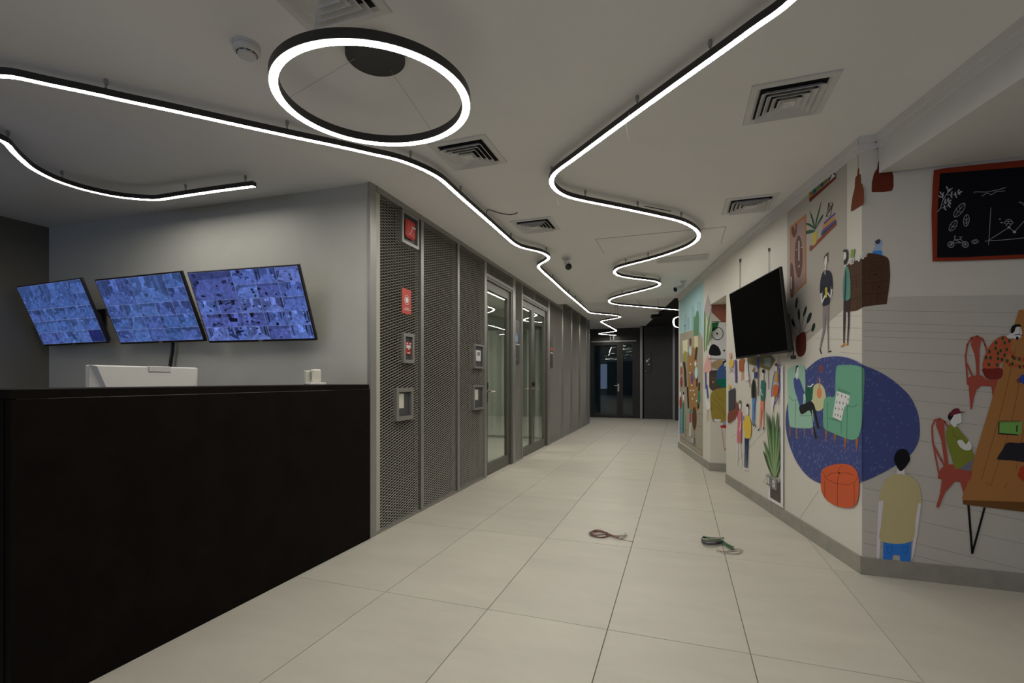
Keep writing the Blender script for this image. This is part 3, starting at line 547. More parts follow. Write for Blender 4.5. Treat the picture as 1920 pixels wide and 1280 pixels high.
mural('AR', 'painted_armchair', ZR, [(LEG, 'p', [(370, 620), (388, 632), (380, 735)]), (LEG, 'p', [(440, 652), (462, 658), (447, 732)]), (LEG, 'p', [(522, 680), (546, 686), (530, 800)]), (LEG, 'p', [(613, 695), (638, 688), (625, 800)]), ((78, 118, 92, 1), 's', [(455, 200), (462, 125), (490, 103), (600, 104), (660, 120), (684, 152), (682, 300), (665, 560), (638, 675), (590, 700), (540, 690), (440, 650), (370, 615), (356, 570), (358, 420), (370, 370), (400, 354), (448, 348)]), ((45, 85, 62), 3, [(390, 400), (392, 610)]), ((45, 85, 62), 3, [(392, 525), (440, 540), (500, 556)]), ((45, 85, 62), 3, [(500, 556), (500, 655)]), ((45, 85, 62), 3, [(548, 430), (545, 688)]), ((45, 85, 62), 4, [(540, 425), (590, 440), (628, 420)]),
    ((168, 193, 182), 'p', [(465, 310), (568, 345), (560, 410), (525, 440), (500, 552), (430, 520)]), ((45, 95, 85), 'd', [[(x, y), (x+4, y-16), (x+8, y), (x+3, y+12)] for x, y in [(470, 340), (500, 350), (530, 360), (552, 380), (460, 400), (485, 405), (512, 410), (538, 415), (452, 450), (478, 455), (505, 460), (448, 500), (470, 505), (492, 515)]]), ((36, 78, 55), 'd', [q for i in range(10) for q in stroke([(474+i*10, 310+i*3.6), (478+i*10, 284+i*4.2)], 3)]), ((36, 78, 55), 'd', [q for i in range(7) for q in stroke([(432+i*10, 518+i*5), (434+i*10, 535+i*4)], 3)])], 'green painted armchair with a dashed cushion at the corner', fac='A')
mural('A', 'painted_ottoman', ZR, [((146, 64, 36, 1), 's', [(345, 950), (400, 910), (490, 893), (570, 903), (620, 945), (640, 1010), (640, 1120), (625, 1200), (590, 1240), (520, 1243), (450, 1225), (380, 1180), (342, 1110), (338, 1030)])]+[((118, 48, 32), 3.5, p) for p in ([(355, 955), (375, 1010), (450, 1048), (560, 1064), (615, 1035), (635, 985)], [(375, 1000), (420, 968), (480, 966)], [(480, 966), (540, 965), (600, 982)], [(470, 960), (500, 905)], [(478, 980), (470, 1050), (470, 1235)], [(368, 1030), (368, 1165)], [(605, 1050), (605, 1228)])]+[((110, 40, 26), 'd', [ell(484, 966, 8, 9)])], 'orange painted ottoman below the blue rug')
# right wall (R)
mural('R', 'painted_floor', ID, [((101, 97, 86, 1), 'p', [(UC+1, 557), (1960, 553), (1960, 1105), (UC+1, 1048)])], 'grey plank floor area of the mural')
mural('R', 'painted_floor_line', ZX, [((80, 77, 67), 1.6, [(45, a), (760, c)]) for a, c in ((52, 62), (105, 128), (140, 160), (168, 190), (230, 262), (305, 345), (365, 430), (430, 500), (500, 585), (600, 690), (745, 860), (840, 985), (935, 1090), (1030, 1205), (1085, 1260))])
mural('R', 'painted_rug', ZR, [((50, 55, 86, 1), 's', rugp), ((74, 80, 112, 1), 'd', specks)], 'shaded right half of the blue rug', fac='A') if False else None
# re-lay the right half of the wrapped prints above the floor area
def relay():
    for o in list(WR.children):
        if o.name.split('.')[0] in ('painted_rug', 'painted_armchair', 'painted_drawer_chest', 'painted_tableware'): o.location.y -= 0.003
relay(); LAY['R'] += 80
mural('R', 'painted_person', ZA, [((120, 111, 112), 's', [(838, 872), (862, 872), (850, 1000), (842, 1170), (825, 1170), (830, 1000)]), ((120, 111, 112), 's', [(1050, 880), (1068, 882), (1047, 1050), (1030, 1150), (1015, 1185), (1035, 1000)]), ((120, 111, 112), 'p', [(940, 690), (978, 690), (980, 735), (932, 735)]), ((25, 62, 104, 1), 'p', [(862, 1085), (1015, 1085), (1010, 1205), (955, 1203), (952, 1165), (915, 1163), (908, 1198), (860, 1195)]), ((103, 94, 64, 1), 's', [(840, 868), (850, 810), (880, 750), (930, 725), (975, 725), (1030, 750), (1060, 800), (1070, 878), (1055, 885), (1040, 960), (1015, 1090), (850, 1088), (855, 980), (862, 872)]), ((11, 11, 13), 's', [(920, 640), (935, 600), (963, 586), (992, 596), (1009, 638), (993, 672), (957, 708), (930, 672)]), ((14, 60, 105), 2.5, [(882, 1118), (885, 1145), (897, 1155), (908, 1145), (910, 1118), (882, 1118)]), ((14, 60, 105), 2.5, [(965, 1120), (968, 1147), (980, 1157), (993, 1147), (996, 1120), (965, 1120)])], 'painted black haired person seen from behind in khaki shirt')
CH = (88, 39, 29, 1)
mural('R', 'painted_chair', ZT, [(CH, 13, [(378, 560), (372, 480), (362, 350), (375, 265), (405, 215), (450, 200), (490, 222), (508, 262), (520, 310)]), (CH, 'p', [(410, 208), (482, 210), (466, 300), (465, 500), (443, 500), (440, 420), (430, 340), (402, 265)]), (CH, 15, [(372, 410), (440, 555)]), (CH, 's', [(370, 550), (385, 510), (430, 495), (485, 495), (520, 525), (600, 525), (612, 560), (570, 575), (470, 572), (390, 570)]), (CH, 'p', [(385, 565), (475, 575), (445, 600), (425, 660), (410, 748), (398, 748)]), (CH, 'p', [(555, 575), (592, 575), (580, 620), (566, 665)])], 'upper red painted metal chair beside the orange table')
mural('R', 'painted_table', ID, [((90, 60, 30, 1), 'p', [(1910, 581), (1990, 576), (1990, 944), (1805, 938), (1804, 933), (1853, 771), (1890, 650)]), ((76, 49, 21), 'p', [(1805, 937), (1990, 943), (1990, 968), (1806, 945)])]+[((84, 52, 24), 1.0, p) for p in ([(1905, 650), (1880, 760), (1840, 900)], [(1915, 700), (1895, 800), (1858, 910), (1848, 905)], [(1925, 780), (1905, 880)], [(1888, 905), (1884, 915)])]+[((10, 9, 9), 4.2, [(1816, 948), (1823, 1037), (1846, 952)])], 'orange painted plank table with a black hairpin leg')
mural('R', 'painted_person', ZT, [((86, 29, 21), 's', [(495, 438), (632, 442), (625, 515), (530, 520), (500, 490)]), ((98, 45, 26, 1), 's', [(655, 197), (700, 220), (705, 260), (690, 310), (670, 350), (650, 380), (620, 410), (605, 438), (495, 438), (495, 380), (520, 310), (560, 250), (600, 215)]), ((98, 45, 26, 1), 26, [(672, 270), (715, 355), (800, 378), (850, 378)]), ((98, 45, 26, 1), 26, [(640, 365), (695, 415), (800, 430), (850, 430)]), ((24, 52, 32), 'd', [ell(x, y, 10, 14) for x, y in ((590, 250), (640, 215), (655, 250), (690, 235), (540, 315), (588, 292), (625, 310), (605, 328), (670, 300), (515, 360), (550, 362), (605, 368), (635, 375), (537, 412), (598, 415), (655, 342), (728, 365), (765, 372), (712, 408), (768, 430), (675, 385))]), ((150, 141, 140), 's', [(725, 130), (768, 125), (785, 190), (750, 225), (720, 215), (690, 218), (668, 200), (705, 175)]), ((12, 11, 12), 's', [(700, 172), (703, 140), (725, 115), (770, 112), (778, 128), (742, 132), (728, 165), (712, 178)]), ((12, 11, 12), 6, [(730, 192), (760, 185), (790, 195)]), ((12, 11, 12), 'd', [ell(749, 215, 11, 13)]), ((30, 26, 26), 2.5, [(770, 135), (768, 180)])], 'painted moustached person in an orange spotted shirt')
mural('R', 'painted_chair', ZT, [(CH, 13, [(165, 1245), (140, 1120), (115, 980), (110, 880), (130, 830), (170, 820), (205, 842), (232, 885)]), (CH, 'p', [(140, 828), (200, 830), (206, 950), (235, 1165), (205, 1165), (180, 980), (140, 870)]), (CH, 15, [(118, 1010), (180, 1130), (262, 1270)]), (CH, 's', [(155, 1245), (190, 1180), (270, 1160), (310, 1195), (405, 1205), (385, 1285), (280, 1288), (170, 1272)]), (CH, 'p', [(185, 1270), (285, 1285), (210, 1370), (160, 1488), (140, 1480), (170, 1380)]), (CH, 'p', [(320, 1285), (385, 1280), (345, 1380)])], 'lower red painted metal chair beside the orange table')
mural('R', 'painted_person', ZT, [((60, 58, 62), 'p', [(295, 1190), (425, 1110), (415, 1160), (400, 1215)]), ((66, 69, 23, 1), 's', [(235, 870), (260, 865), (300, 880), (330, 920), (385, 985), (410, 1050), (425, 1110), (380, 1150), (290, 1195), (255, 1110), (225, 1010), (213, 930)]), ((150, 141, 138), 's', [(300, 990), (330, 975), (365, 1010), (385, 985), (405, 1010), (400, 1050), (360, 1055), (320, 1030)]), ((150, 141, 138), 's', [(262, 800), (320, 775), (332, 820), (325, 850), (300, 857), (285, 882), (262, 870), (248, 840)]), ((12, 11, 12), 's', [(232, 790), (250, 770), (272, 790), (258, 820), (245, 832), (230, 815)]), ((76, 26, 33), 's', [(247, 800), (250, 770), (275, 745), (310, 742), (325, 766), (365, 764), (330, 776), (275, 790)]), ((60, 70, 22), 3, [(265, 900), (275, 950), (330, 980)])], 'painted person in a red cap and olive shirt seated')
mural('R', 'painted_notebook', ZT, [((82, 118, 51), 'p', [(608, 845), (785, 838), (782, 920), (760, 945), (605, 930)]), ((12, 12, 12), 8, [(613, 845), (610, 930), (755, 940)]), ((12, 12, 12), 9, [(748, 870), (746, 915)])]+[((20, 20, 20), 3, [(620+i*22, 850), (630+i*22, 832), (640+i*22, 840)]) for i in range(7)], 'green painted spiral notebook on the orange table')
mural('R', 'painted_laptop', ZT, [((19, 18, 19), 's', [(600, 1112), (640, 1050), (675, 1000), (760, 1002), (900, 1005), (900, 1145), (720, 1132), (612, 1126)])], 'black painted laptop on the orange table')
mural('R', 'painted_mug', ZT, [((32, 48, 110), 's', [(765, 520), (790, 490), (850, 480), (860, 560), (800, 562)]), ((16, 22, 50), 7, [(770, 520), (748, 530), (755, 545), (775, 540)])], 'blue painted mug on the orange table')
mural('R', 'painted_mug', ZT, [((128, 40, 22), 's', [(768, 1190), (850, 1175), (850, 1290), (778, 1275)]), ((128, 40, 22), 10, [(775, 1210), (757, 1235), (768, 1262)])], 'red painted mug on the orange table')
CK = (92, 90, 90)
bb = [((70, 23, 11, 1), 'p', [(645, 228), (760, 205), (1120, 165), (1629, 115), (1850, 95), (1850, 1180), (1629, 1190), (900, 1215), (632, 1220), (620, 700), (632, 400)]), ((7, 7, 9), 'p', [(712, 262), (1629, 190), (1850, 172), (1850, 1130), (1629, 1145), (1000, 1175), (680, 1180), (685, 700)])]
br = [(685, 680), (720, 640), (740, 560), (790, 480), (850, 420)]
bb += [(CK, 6, br), (CK, 5, [(750, 545), (725, 480), (715, 470)]), (CK, 5, [(790, 495), (880, 495), (955, 462)]), (CK, 5, [(745, 600), (790, 570), (840, 555)]), (CK, 5, [(728, 640), (770, 630), (830, 600)])]
bb += [(CK, 'd', [ell(x, y, 7, 20, a) for x, y, a in ((790, 420, -20), (815, 440, 40), (800, 455, 10), (720, 475, -30), (745, 485, 30), (712, 515, -50), (742, 512, 30), (840, 475, 20), (838, 515, -20), (878, 480, 10), (888, 512, -30), (915, 450, 20), (935, 465, 50), (920, 480, -40), (770, 555, 10), (800, 545, 30), (770, 580, -40), (815, 560, 50), (820, 580, -50), (760, 625, 10), (770, 650, -40), (805, 600, 20), (815, 620, -40))])]
def oline(cx, cy, rx, ry, d, w): q = ell(cx, cy, rx, ry, d, 16); return (CK, w, q+[q[0]])
bb += [oline(925, 662, 36, 92, 38, 5), oline(1000, 775, 31, 64, 8, 5), oline(856, 832, 32, 66, 34, 5), (CK, 4, [(870, 735), (985, 585)]), (CK, 4, [(900, 690), (895, 650)]), (CK, 4, [(905, 685), (945, 680)]), (CK, 4, [(930, 655), (930, 615)]), (CK, 4, [(1000, 835), (1003, 715)]), (CK, 4, [(980, 755), (1000, 780), (1020, 750)]), (CK, 4, [(978, 790), (1000, 812), (1022, 785)]), (CK, 4, [(820, 885), (895, 775)]), (CK, 4, [(845, 850), (840, 820)]), (CK, 4, [(850, 845), (880, 835)])]
for cx in (832, 988): bb += [oline(cx, 1037, 35, 32, 0, 5)]+[(CK, 2.5, [(cx+33*math.cos(a), 1037+30*math.sin(a)), (cx-33*math.cos(a), 1037-30*math.sin(a))]) for a in (0.2, 1.0, 1.8, 2.6)]
bb += [(CK, 5, p) for p in ([(832, 1037), (872, 985), (940, 980), (988, 1037)], [(872, 985), (875, 955), (865, 955)], [(872, 1020), (945, 1018)], [(872, 985), (945, 1018)], [(940, 980), (938, 955)], [(920, 955), (955, 955)], [(870, 950), (885, 940)], [(1268, 635), (1255, 850), (1243, 1040)], [(1205, 1000), (1350, 992), (1629, 965), (1850, 945)], [(1245, 990), (1465, 850), (1525, 900), (1640, 770), (1800, 690)], [(1090, 478), (1090, 462), (1220, 465), (1350, 440), (1430, 415)], [(1170, 508), (1230, 472), (1270, 495), (1330, 460), (1420, 453)], [(1408, 805), (1425, 785), (1440, 765), (1480, 763), (1500, 785), (1512, 795), (1500, 812), (1408, 805)], [(1425, 785), (1500, 785)], [(1455, 765), (1458, 800)], [(1572, 580), (1590, 572), (1600, 590), (1615, 580), (1622, 610), (1640, 600), (1650, 625)])]
bb += [oline(1095, 1005, 38, 20, -8, 5), oline(1095, 1004, 18, 10, -8, 4), (CK, 'd', [ell(1465, 850, 16, 12), ell(1525, 900, 18, 15), ell(1365, 760, 12, 5), ell(1385, 798, 12, 6), ell(1438, 824, 9, 7), ell(1482, 824, 9, 7)])]
mural('R', 'painted_blackboard', ZB, bb, 'painted blackboard with chalk drawings in a red brown frame')
# wall A, left end
mural('A', 'painted_cord', ID, [((70, 62, 55), 0.8, [(1387.3, 488), (1386.8, 560)]), ((40, 33, 30), 'p', [(1386, 485), (1389, 485), (1388.4, 491), (1386.4, 492)]), ((70, 62, 55), 0.7, [(1441.3, 466), (1441.3, 520)]), ((40, 33, 30), 'p', [(1440, 465), (1443, 465), (1442, 472), (1440.6, 472)])], 'thin painted hanging cords above the television')
mural('A', 'painted_table_scene', ZM, [((112, 100, 62), 'p', [(270, 60), (300, 20), (480, 20), (545, 85), (485, 180), (400, 150), (275, 110)]), ((152, 87, 47), 'p', [(190, 90), (205, 60), (240, 60), (240, 190), (190, 190)]), ((190, 110, 60), 5, [(215, 190), (212, 285)]), ((190, 110, 60), 5, [(232, 190), (232, 275)]), ((205, 197, 185), 's', [(245, 110), (275, 100), (282, 200), (298, 270), (255, 285), (245, 240)]), ((87, 72, 128), 18, [(155, 80), (160, 300)]), ((62, 72, 132), 'p', [(368, 60), (394, 45), (392, 160), (370, 165)]), ((102, 77, 52), 8, [(380, 165), (380, 435)]), ((95, 105, 95), 'p', [(440, 60), (515, 50), (500, 150), (440, 130)]), ((90, 70, 95), 5, [(480, 180), (485, 370)]), ((208, 168, 72), 'd', [ell(112, 110, 25, 42)]), ((215, 150, 130), 'p', [(90, 20), (110, 0), (118, 40), (95, 75)]), ((40, 36, 36), 3, [(88, 155), (140, 205)]), ((40, 36, 36), 3, [(140, 155), (88, 205)]), ((150, 60, 50), 5, [(285, 220), (298, 350)])], 'painted group around an olive table below the television')
mural('A', 'painted_person', ZM, [(SKIN, 7, [(180, 900), (170, 1120)]), (SKIN, 7, [(198, 905), (215, 1130)]), ((146, 81, 82, 1), 's', [(172, 590), (212, 588), (215, 680), (212, 890), (195, 905), (170, 890), (175, 700)]), (SKIN, 'd', [ell(198, 530, 11, 40)]), ((98, 98, 60), 's', [(185, 505), (198, 478), (210, 490), (206, 520), (195, 510), (188, 530)]), (SKIN, 7, [(155, 615), (176, 690)]), (SKIN, 7, [(212, 690), (196, 785)])], 'painted person in a pink dress')
mural('A', 'painted_person', ZM, [((36, 51, 82), 'p', [(246, 850), (282, 852), (278, 1000), (272, 1155), (263, 1155), (264, 920), (258, 910), (252, 1150), (243, 1150), (246, 1000)]), ((165, 130, 48, 1), 's', [(262, 632), (290, 640), (310, 720), (305, 840), (280, 862), (248, 852), (245, 790), (228, 740), (235, 700), (248, 660)]), (SKIN, 'd', [ell(273, 585, 12, 45)]), ((34, 28, 26), 's', [(262, 545), (268, 515), (284, 522), (288, 575), (281, 548)]), (SKIN, 'd', [ell(243, 1163, 12, 10), ell(270, 1170, 12, 10)]), ((60, 85, 150), 7, [(235, 640), (236, 680)])], 'painted person in a yellow jumper and navy trousers')
mural('A', 'painted_person', ZM, [((82, 122, 168), 'p', [(320, 445), (352, 445), (345, 600), (342, 715), (334, 715), (335, 560), (330, 715), (320, 715), (322, 560)]), ((30, 29, 27), 's', [(325, 290), (335, 270), (345, 290), (353, 380), (350, 452), (320, 452), (317, 350)]), ((105, 98, 60), 5, [(315, 320), (312, 460)]), ((105, 98, 60), 5, [(353, 340), (356, 480)]), (SKIN, 'd', [ell(332, 228, 10, 42)]), ((150, 95, 50), 's', [(322, 190), (335, 160), (348, 150), (340, 180), (328, 200)]), ((60, 66, 122), 'p', [(340, 200), (368, 198), (366, 260), (342, 258)]), ((25, 22, 22), 7, [(325, 715), (335, 740)]), ((25, 22, 22), 7, [(342, 715), (355, 745)])], 'painted person in a black top and pale jeans')
mural('A', 'painted_person', ZM, [((218, 122, 92), 'p', [(405, 470), (438, 470), (436, 600), (440, 740), (432, 740), (425, 600), (420, 540), (402, 755), (392, 755), (400, 600)]), ((38, 79, 68, 1), 's', [(410, 290), (430, 282), (446, 290), (450, 350), (440, 478), (408, 478), (405, 380)]), (SKIN, 'd', [ell(426, 238, 10, 46)]), ((32, 28, 28), 'd', [ell(432, 190, 12, 20)]), ((25, 22, 22), 9, [(395, 762), (380, 785)]), ((25, 22, 22), 9, [(438, 745), (430, 775)]), (SKIN, 7, [(408, 370), (415, 420), (428, 430)])], 'painted person in a green top and coral trousers')
ov = ell(565, 320, 42, 195, 8, 22)
mural('A', 'painted_cyclist', ZM, [((62, 74, 138), 8, ov+[ov[0]]), ((62, 74, 138), 14, [(590, 160), (600, 380)]), ((150, 60, 50), 4, [(588, 20), (588, 530)]), ((188, 97, 47), 's', [(530, 350), (560, 320), (580, 340), (575, 420), (545, 455), (525, 420)]), ((192, 142, 52), 'p', [(553, 205), (577, 205), (577, 300), (550, 300)]), (SKIN, 'd', [ell(560, 160, 11, 38)]), ((32, 28, 28), 'd', [ell(560, 125, 9, 16)]), ((200, 193, 183), 's', [(510, 460), (545, 450), (532, 540), (525, 592), (512, 580)])], 'painted orange and white figure inside a blue loop')
mural('A', 'painted_desk', ZM, [((122, 66, 49), 's', [(84, 600), (148, 560), (152, 490), (180, 520), (186, 560), (165, 640), (84, 708)]), ((208, 168, 72), 'p', [(84, 320), (108, 340), (100, 370), (84, 375)]), ((51, 49, 49), 'p', [(84, 390), (150, 355), (148, 560), (84, 600)])], 'brown painted desk with a dark monitor at the wall edge')
def blade(tx, ty, bx, by, w, c): d = Vector((tx-bx, ty-by)).normalized(); q = Vector((-d.y, d.x))*w; mx, my = bx+(tx-bx)*0.45, by+(ty-by)*0.45; return (c, 's', [(bx-q.x*0.4, by-q.y*0.4), (mx-q.x, my-q.y), (tx, ty), (mx+q.x, my+q.y), (bx+q.x*0.4, by+q.y*0.4)])
LG, DG, MG = (128, 146, 98), (58, 76, 48), (84, 110, 66)
mural('A', 'painted_potted_agave', ID, [((190, 184, 178), 'p', [(1463.6, 687), (1468.5, 684), (1468.5, 952.5), (1463.6, 950)]), ((178, 170, 164), 'p', [(1439.8, 909), (1444, 911), (1444, 932), (1463.6, 943.5), (1463.6, 950), (1439.8, 935.5)]), ((77, 68, 60), 'p', [(1444, 911), (1462, 900), (1462, 943), (1444, 932)]), ((128, 122, 112), 'p', [(1438, 892), (1447, 889), (1462, 897), (1462, 903), (1444, 912)])]+
    [blade(tx, ty, 1452, 898, w, c) for tx, ty, w, c in ((1430.5, 844, 3.2, DG), (1463, 832, 4, DG), (1442, 776, 3.4, DG), (1436.5, 770, 3.8, MG), (1448.5, 774, 3.8, MG), (1458, 770, 4, MG), (1463, 798, 4, MG), (1431.5, 825, 3.4, MG), (1463, 860, 3.5, MG))]+
    [blade(tx, ty, 1452, 898, 1.3, LG) for tx, ty in ((1437.5, 785, ), (1448.6, 790), (1457.5, 788), (1462.5, 815), (1433.5, 835), (1462, 868))], 'painted striped spiky plant in a grey planter with white edge')
# wall B
mural('B', 'painted_courtyard', ID, [((118, 109, 92, 1), 'p', [(1274.5, 590), (1318, 590), (1318, 857), (1274.5, 825)])], 'grey brown paved courtyard area of the mural')
mural('B', 'painted_sky', ZU, [((120, 142, 136, 1), 'p', [(310, 585), (722, 240), (722, 1290), (690, 1180), (640, 1060), (480, 1100), (310, 1155)])]+[((108, 130, 126, 1), 'p', [(x, y), (x+w_, y), (x+w_, 1080), (x, 1090)]) for x, y, w_ in ((405, 800, 25), (445, 860, 40), (520, 660, 30), (545, 700, 25), (615, 600, 30), (655, 590, 25))], 'teal sky with faint towers in the mural')
mural('B', 'painted_shrub', ZU, [((82, 122, 88), 'p', [(550, 1180), (555, 830), (575, 870), (600, 780), (615, 740), (640, 770), (650, 900), (645, 1080), (635, 1190)]), ((192, 182, 132), 'p', [(565, 1190), (625, 1180), (632, 1400), (565, 1420)]), ((40, 60, 62), 'd', [ell(402, 1010, 10, 16)]), ((40, 60, 62), 4, [(402, 1020), (405, 1130)])], 'green painted shrub in a cream pot')
mural('B', 'painted_leaf_diamond', ZU, [((98, 132, 77), 's', [(735, 760), (755, 740), (760, 1000), (745, 1420), (728, 1420), (730, 1000)]), ((98, 132, 77), 's', [(815, 740), (840, 740), (825, 1000), (780, 1400), (760, 1400), (790, 1000)]), ((98, 132, 77), 's', [(850, 990), (872, 970), (862, 1150), (810, 1340), (795, 1330), (820, 1150)]), ((128, 117, 110, 1), 'p', [(798, 465), (860, 690), (795, 950), (735, 720)])], 'mauve painted diamond with long green leaves')
mural('B', 'painted_long_table', ZF, [((115, 85, 50, 1), 's', [(150, 180), (205, 105), (235, 160), (240, 260), (242, 400), (252, 560), (250, 700), (190, 720), (165, 640), (150, 400)]), ((187, 180, 142), 'p', [(100, 45), (150, 30), (150, 150), (105, 170)]), ((62, 50, 34), 22, [(115, 250), (125, 330), (132, 480)]), ((62, 50, 34), 16, [(148, 490), (158, 690)]), ((72, 56, 36), 22, [(238, 110), (225, 220)]), ((62, 50, 34), 16, [(240, 340), (240, 480)]), ((62, 50, 34), 18, [(262, 450), (252, 690)]), ((87, 60, 34), 'd', [ell(215, 790, 22, 112)]), ((205, 195, 170), 'd', [ell(x, y, 6, 9) for x, y in ((178, 270), (172, 350), (190, 470), (180, 520), (205, 520), (195, 600), (215, 560), (235, 620))])], 'long brown painted dining table seen from above')
mural('B', 'painted_diner', ZF, [((152, 147, 62), 'd', [ell(125, 195, 16, 55)]), ((150, 175, 190), 'd', [ell(175, 145, 12, 45)]), ((110, 70, 50), 'd', [ell(176, 55, 11, 40)]), ((155, 178, 195), 'd', [ell(232, 350, 15, 58)]), (SKIN, 'd', [ell(225, 265, 10, 25)]), ((98, 78, 130), 'd', [ell(193, 405, 12, 52)]), ((62, 122, 82), 'd', [ell(258, 585, 14, 66)]), ((185, 110, 70), 'd', [ell(218, 450, 12, 25)]), ((150, 52, 47), 'd', [ell(90, 440, 10, 50)]), ((165, 95, 60), 'd', [ell(90, 335, 10, 40)]), (SKIN, 'd', [ell(88, 270, 8, 22)])], 'painted diners round the long brown table')
mural('B', 'painted_person', ZF, [((97, 132, 168), 16, [(78, 690), (80, 935)]), ((150, 60, 45), 'd', [ell(82, 640, 11, 62)]), (SKIN, 'd', [ell(80, 555, 8, 24)]), ((46, 122, 97), 18, [(108, 640), (105, 925)]), (SKIN, 'd', [ell(110, 580, 7, 35)]), ((30, 27, 27), 'd', [ell(111, 548, 6, 14)]), ((168, 62, 82), 'p', [(168, 735), (186, 735), (183, 832), (167, 832)]), ((60, 130, 120), 'p', [(168, 700), (186, 700), (186, 738), (168, 738)]), (SKIN, 6, [(172, 830), (165, 955)]), (SKIN, 6, [(180, 830), (178, 955)])], 'small painted people standing at the left end')
mural('B', 'painted_paving_line', ZF, [((98, 90, 76), 2.5, p) for p in ([(75, 960), (290, 1105)], [(75, 1000), (290, 1150)], [(250, 620), (290, 625)], [(245, 740), (290, 745)], [(240, 860), (290, 872)], [(130, 750), (130, 970)], [(215, 900), (215, 1000)], [(75, 880), (150, 905)])])
mural('B', 'painted_seated_figure', ZF, [((208, 153, 138), 's', [(318, 250), (345, 190), (368, 250), (372, 330), (305, 342)]), ((90, 78, 130), 14, [(322, 350), (325, 500)]), ((62, 85, 140), 13, [(333, 470), (345, 590)]), ((197, 192, 180), 's', [(322, 500), (335, 600), (368, 650), (360, 705), (330, 690), (318, 600)]), ((170, 140, 70), 3, [(338, 700), (335, 830)]), ((170, 140, 70), 3, [(352, 705), (350, 810)])], 'pink and white painted seated figure')
# niche jamb
mural('J', 'painted_gable', ZU, [((95, 58, 45, 1), 'p', [(866, 660), (1000, 612), (1180, 608), (1180, 950), (1030, 940), (866, 785)]), ((70, 42, 32), 12, [(866, 940), (1180, 945)]), ((30, 87, 47), 'p', [(866, 960), (990, 945), (960, 1060), (890, 1105), (866, 1110)]), ((25, 23, 23), 'd', [ell(1135, 790, 24, 70)]), ((170, 130, 50), 'p', [(1105, 860), (1180, 860), (1180, 1020), (1105, 1020)])], 'salmon painted gable shape inside the wall opening')
q1 = ell(962, 1145, 98, 108, 0, 22)
mural('J', 'painted_wall_board', ZU, [((168, 160, 148), 'p', [(866, 1120), (960, 1060), (990, 960), (1105, 960), (1105, 1030), (1180, 1030), (1180, 2230), (866, 2230)]), ((18, 17, 18), 12, q1+[q1[0]]), ((18, 17, 18), 'd', [ell(957, 1145, 17, 18), ell(1145, 1080, 26, 40), ell(1135, 1240, 24, 65), ell(1078, 1435, 16, 18)])], 'white painted board with black ring and dots')
mural('J', 'painted_pianist', ZF, [((20, 19, 21), 's', [(360, 178), (362, 115), (385, 80), (410, 80), (450, 110), (465, 182)]), ((80, 52, 37), 7, [(352, 218), (545, 222)]), ((150, 127, 92), 'd', [ell(455, 275, 75, 48)]), ((62, 54, 48), 'p', [(357, 345), (372, 330), (470, 320), (545, 330), (545, 510), (430, 505), (400, 530), (375, 515), (357, 490)]), ((43, 62, 92, 1), 's', [(425, 410), (432, 340), (460, 290), (490, 270), (515, 290), (515, 350), (545, 345), (545, 400), (430, 415)]), ((16, 92, 72), 'p', [(425, 412), (545, 408), (545, 590), (515, 588), (512, 510), (430, 462)]), (SKIN, 's', [(498, 255), (530, 248), (532, 275), (505, 290)]), ((28, 25, 26), 's', [(486, 268), (492, 242), (515, 230), (545, 234), (545, 246), (508, 252), (496, 272)]), ((170, 110, 50), 'd', [ell(392, 440, 8, 12)]), ((110, 80, 55), 4, [(375, 400), (410, 400), (415, 480)])], 'painted man in blue playing a dark piano')
mural('J', 'painted_yellow_rug', ZF, [((102, 88, 38, 1), 's', [(372, 560), (420, 512), (545, 520), (545, 800), (440, 822), (388, 812), (370, 690)]), ((95, 78, 30), 3, [(420, 530), (450, 600), (540, 640)]), ((95, 78, 30), 3, [(380, 580), (440, 640), (545, 780)]), ((95, 78, 30), 3, [(380, 640), (470, 720), (545, 790)]), ((190, 184, 170), 's', [(388, 812), (410, 795), (470, 800), (450, 822)]), ((28, 26, 26), 'd', [ell(398, 808, 6, 5)]), ((112, 132, 162), 's', [(485, 850), (500, 815), (530, 830), (535, 870), (490, 870)]), ((160, 42, 37), 's', [(470, 858), (545, 848), (545, 880), (475, 878)]), ((160, 42, 37), 4, [(475, 875), (505, 1095), (545, 1030)])], 'mustard painted rug with brown lines and a red chair')

# sockets on the mural walls
def on_wall(w, u, v, d=0.0):
    p0, n0, _ = PL[w]; return onpl(u, v, p0+n0*d, n0)
def socket(name, label, w, u, v, hw, hh, kind):
    p0, n0, _ = PL[w]; p = on_wall(w, u, v, 0.012); t = thing(name, label, 'socket', p, math.atan2(n0.x, -n0.y))
    m = MB(); m.box((-hw, -0.012, -hh), (hw, 0.013, hh), M_STEEL, bev=0.003); m.obj('plate', t)
    if kind == 's':
        m = MB()
        for x in (-0.45, 0.2): m.box((hw*x-0.012, -0.016, -hh*0.6), (hw*x+0.012, -0.012, hh*0.6), M_WHITE, bev=0.002)
        m.obj('rocker', t, label='white rocker switches')
    else:
        m = MB(); m.box((-hw*0.5, -0.015, -hh*0.6), (hw*0.5, -0.012, hh*0.6), M_WHITE2, bev=0.002); m.obj('socket_face', t)
        m = MB(); m.lathe([(0.006, 0), (0.006, 0.002)], M_BLACK, Matrix.Translation((0, -0.0155, 0)) @ Matrix.Rotation(PI/2, 4, 'X'), 10); m.obj('socket_hole', t)
    return t
socket('switch_plate', 'grey switch plate with white rockers above the skirting near the planter', 'A', 1443, 900.5, 0.055, 0.045, 's')
socket('socket_outlet', 'grey single socket beside the switch plate by the planter', 'A', 1453.5, 907, 0.05, 0.05, 'o')
socket('socket_outlet', 'grey socket low on the far mural wall', 'B', 1299.5, 825, 0.10, 0.045, 'o')

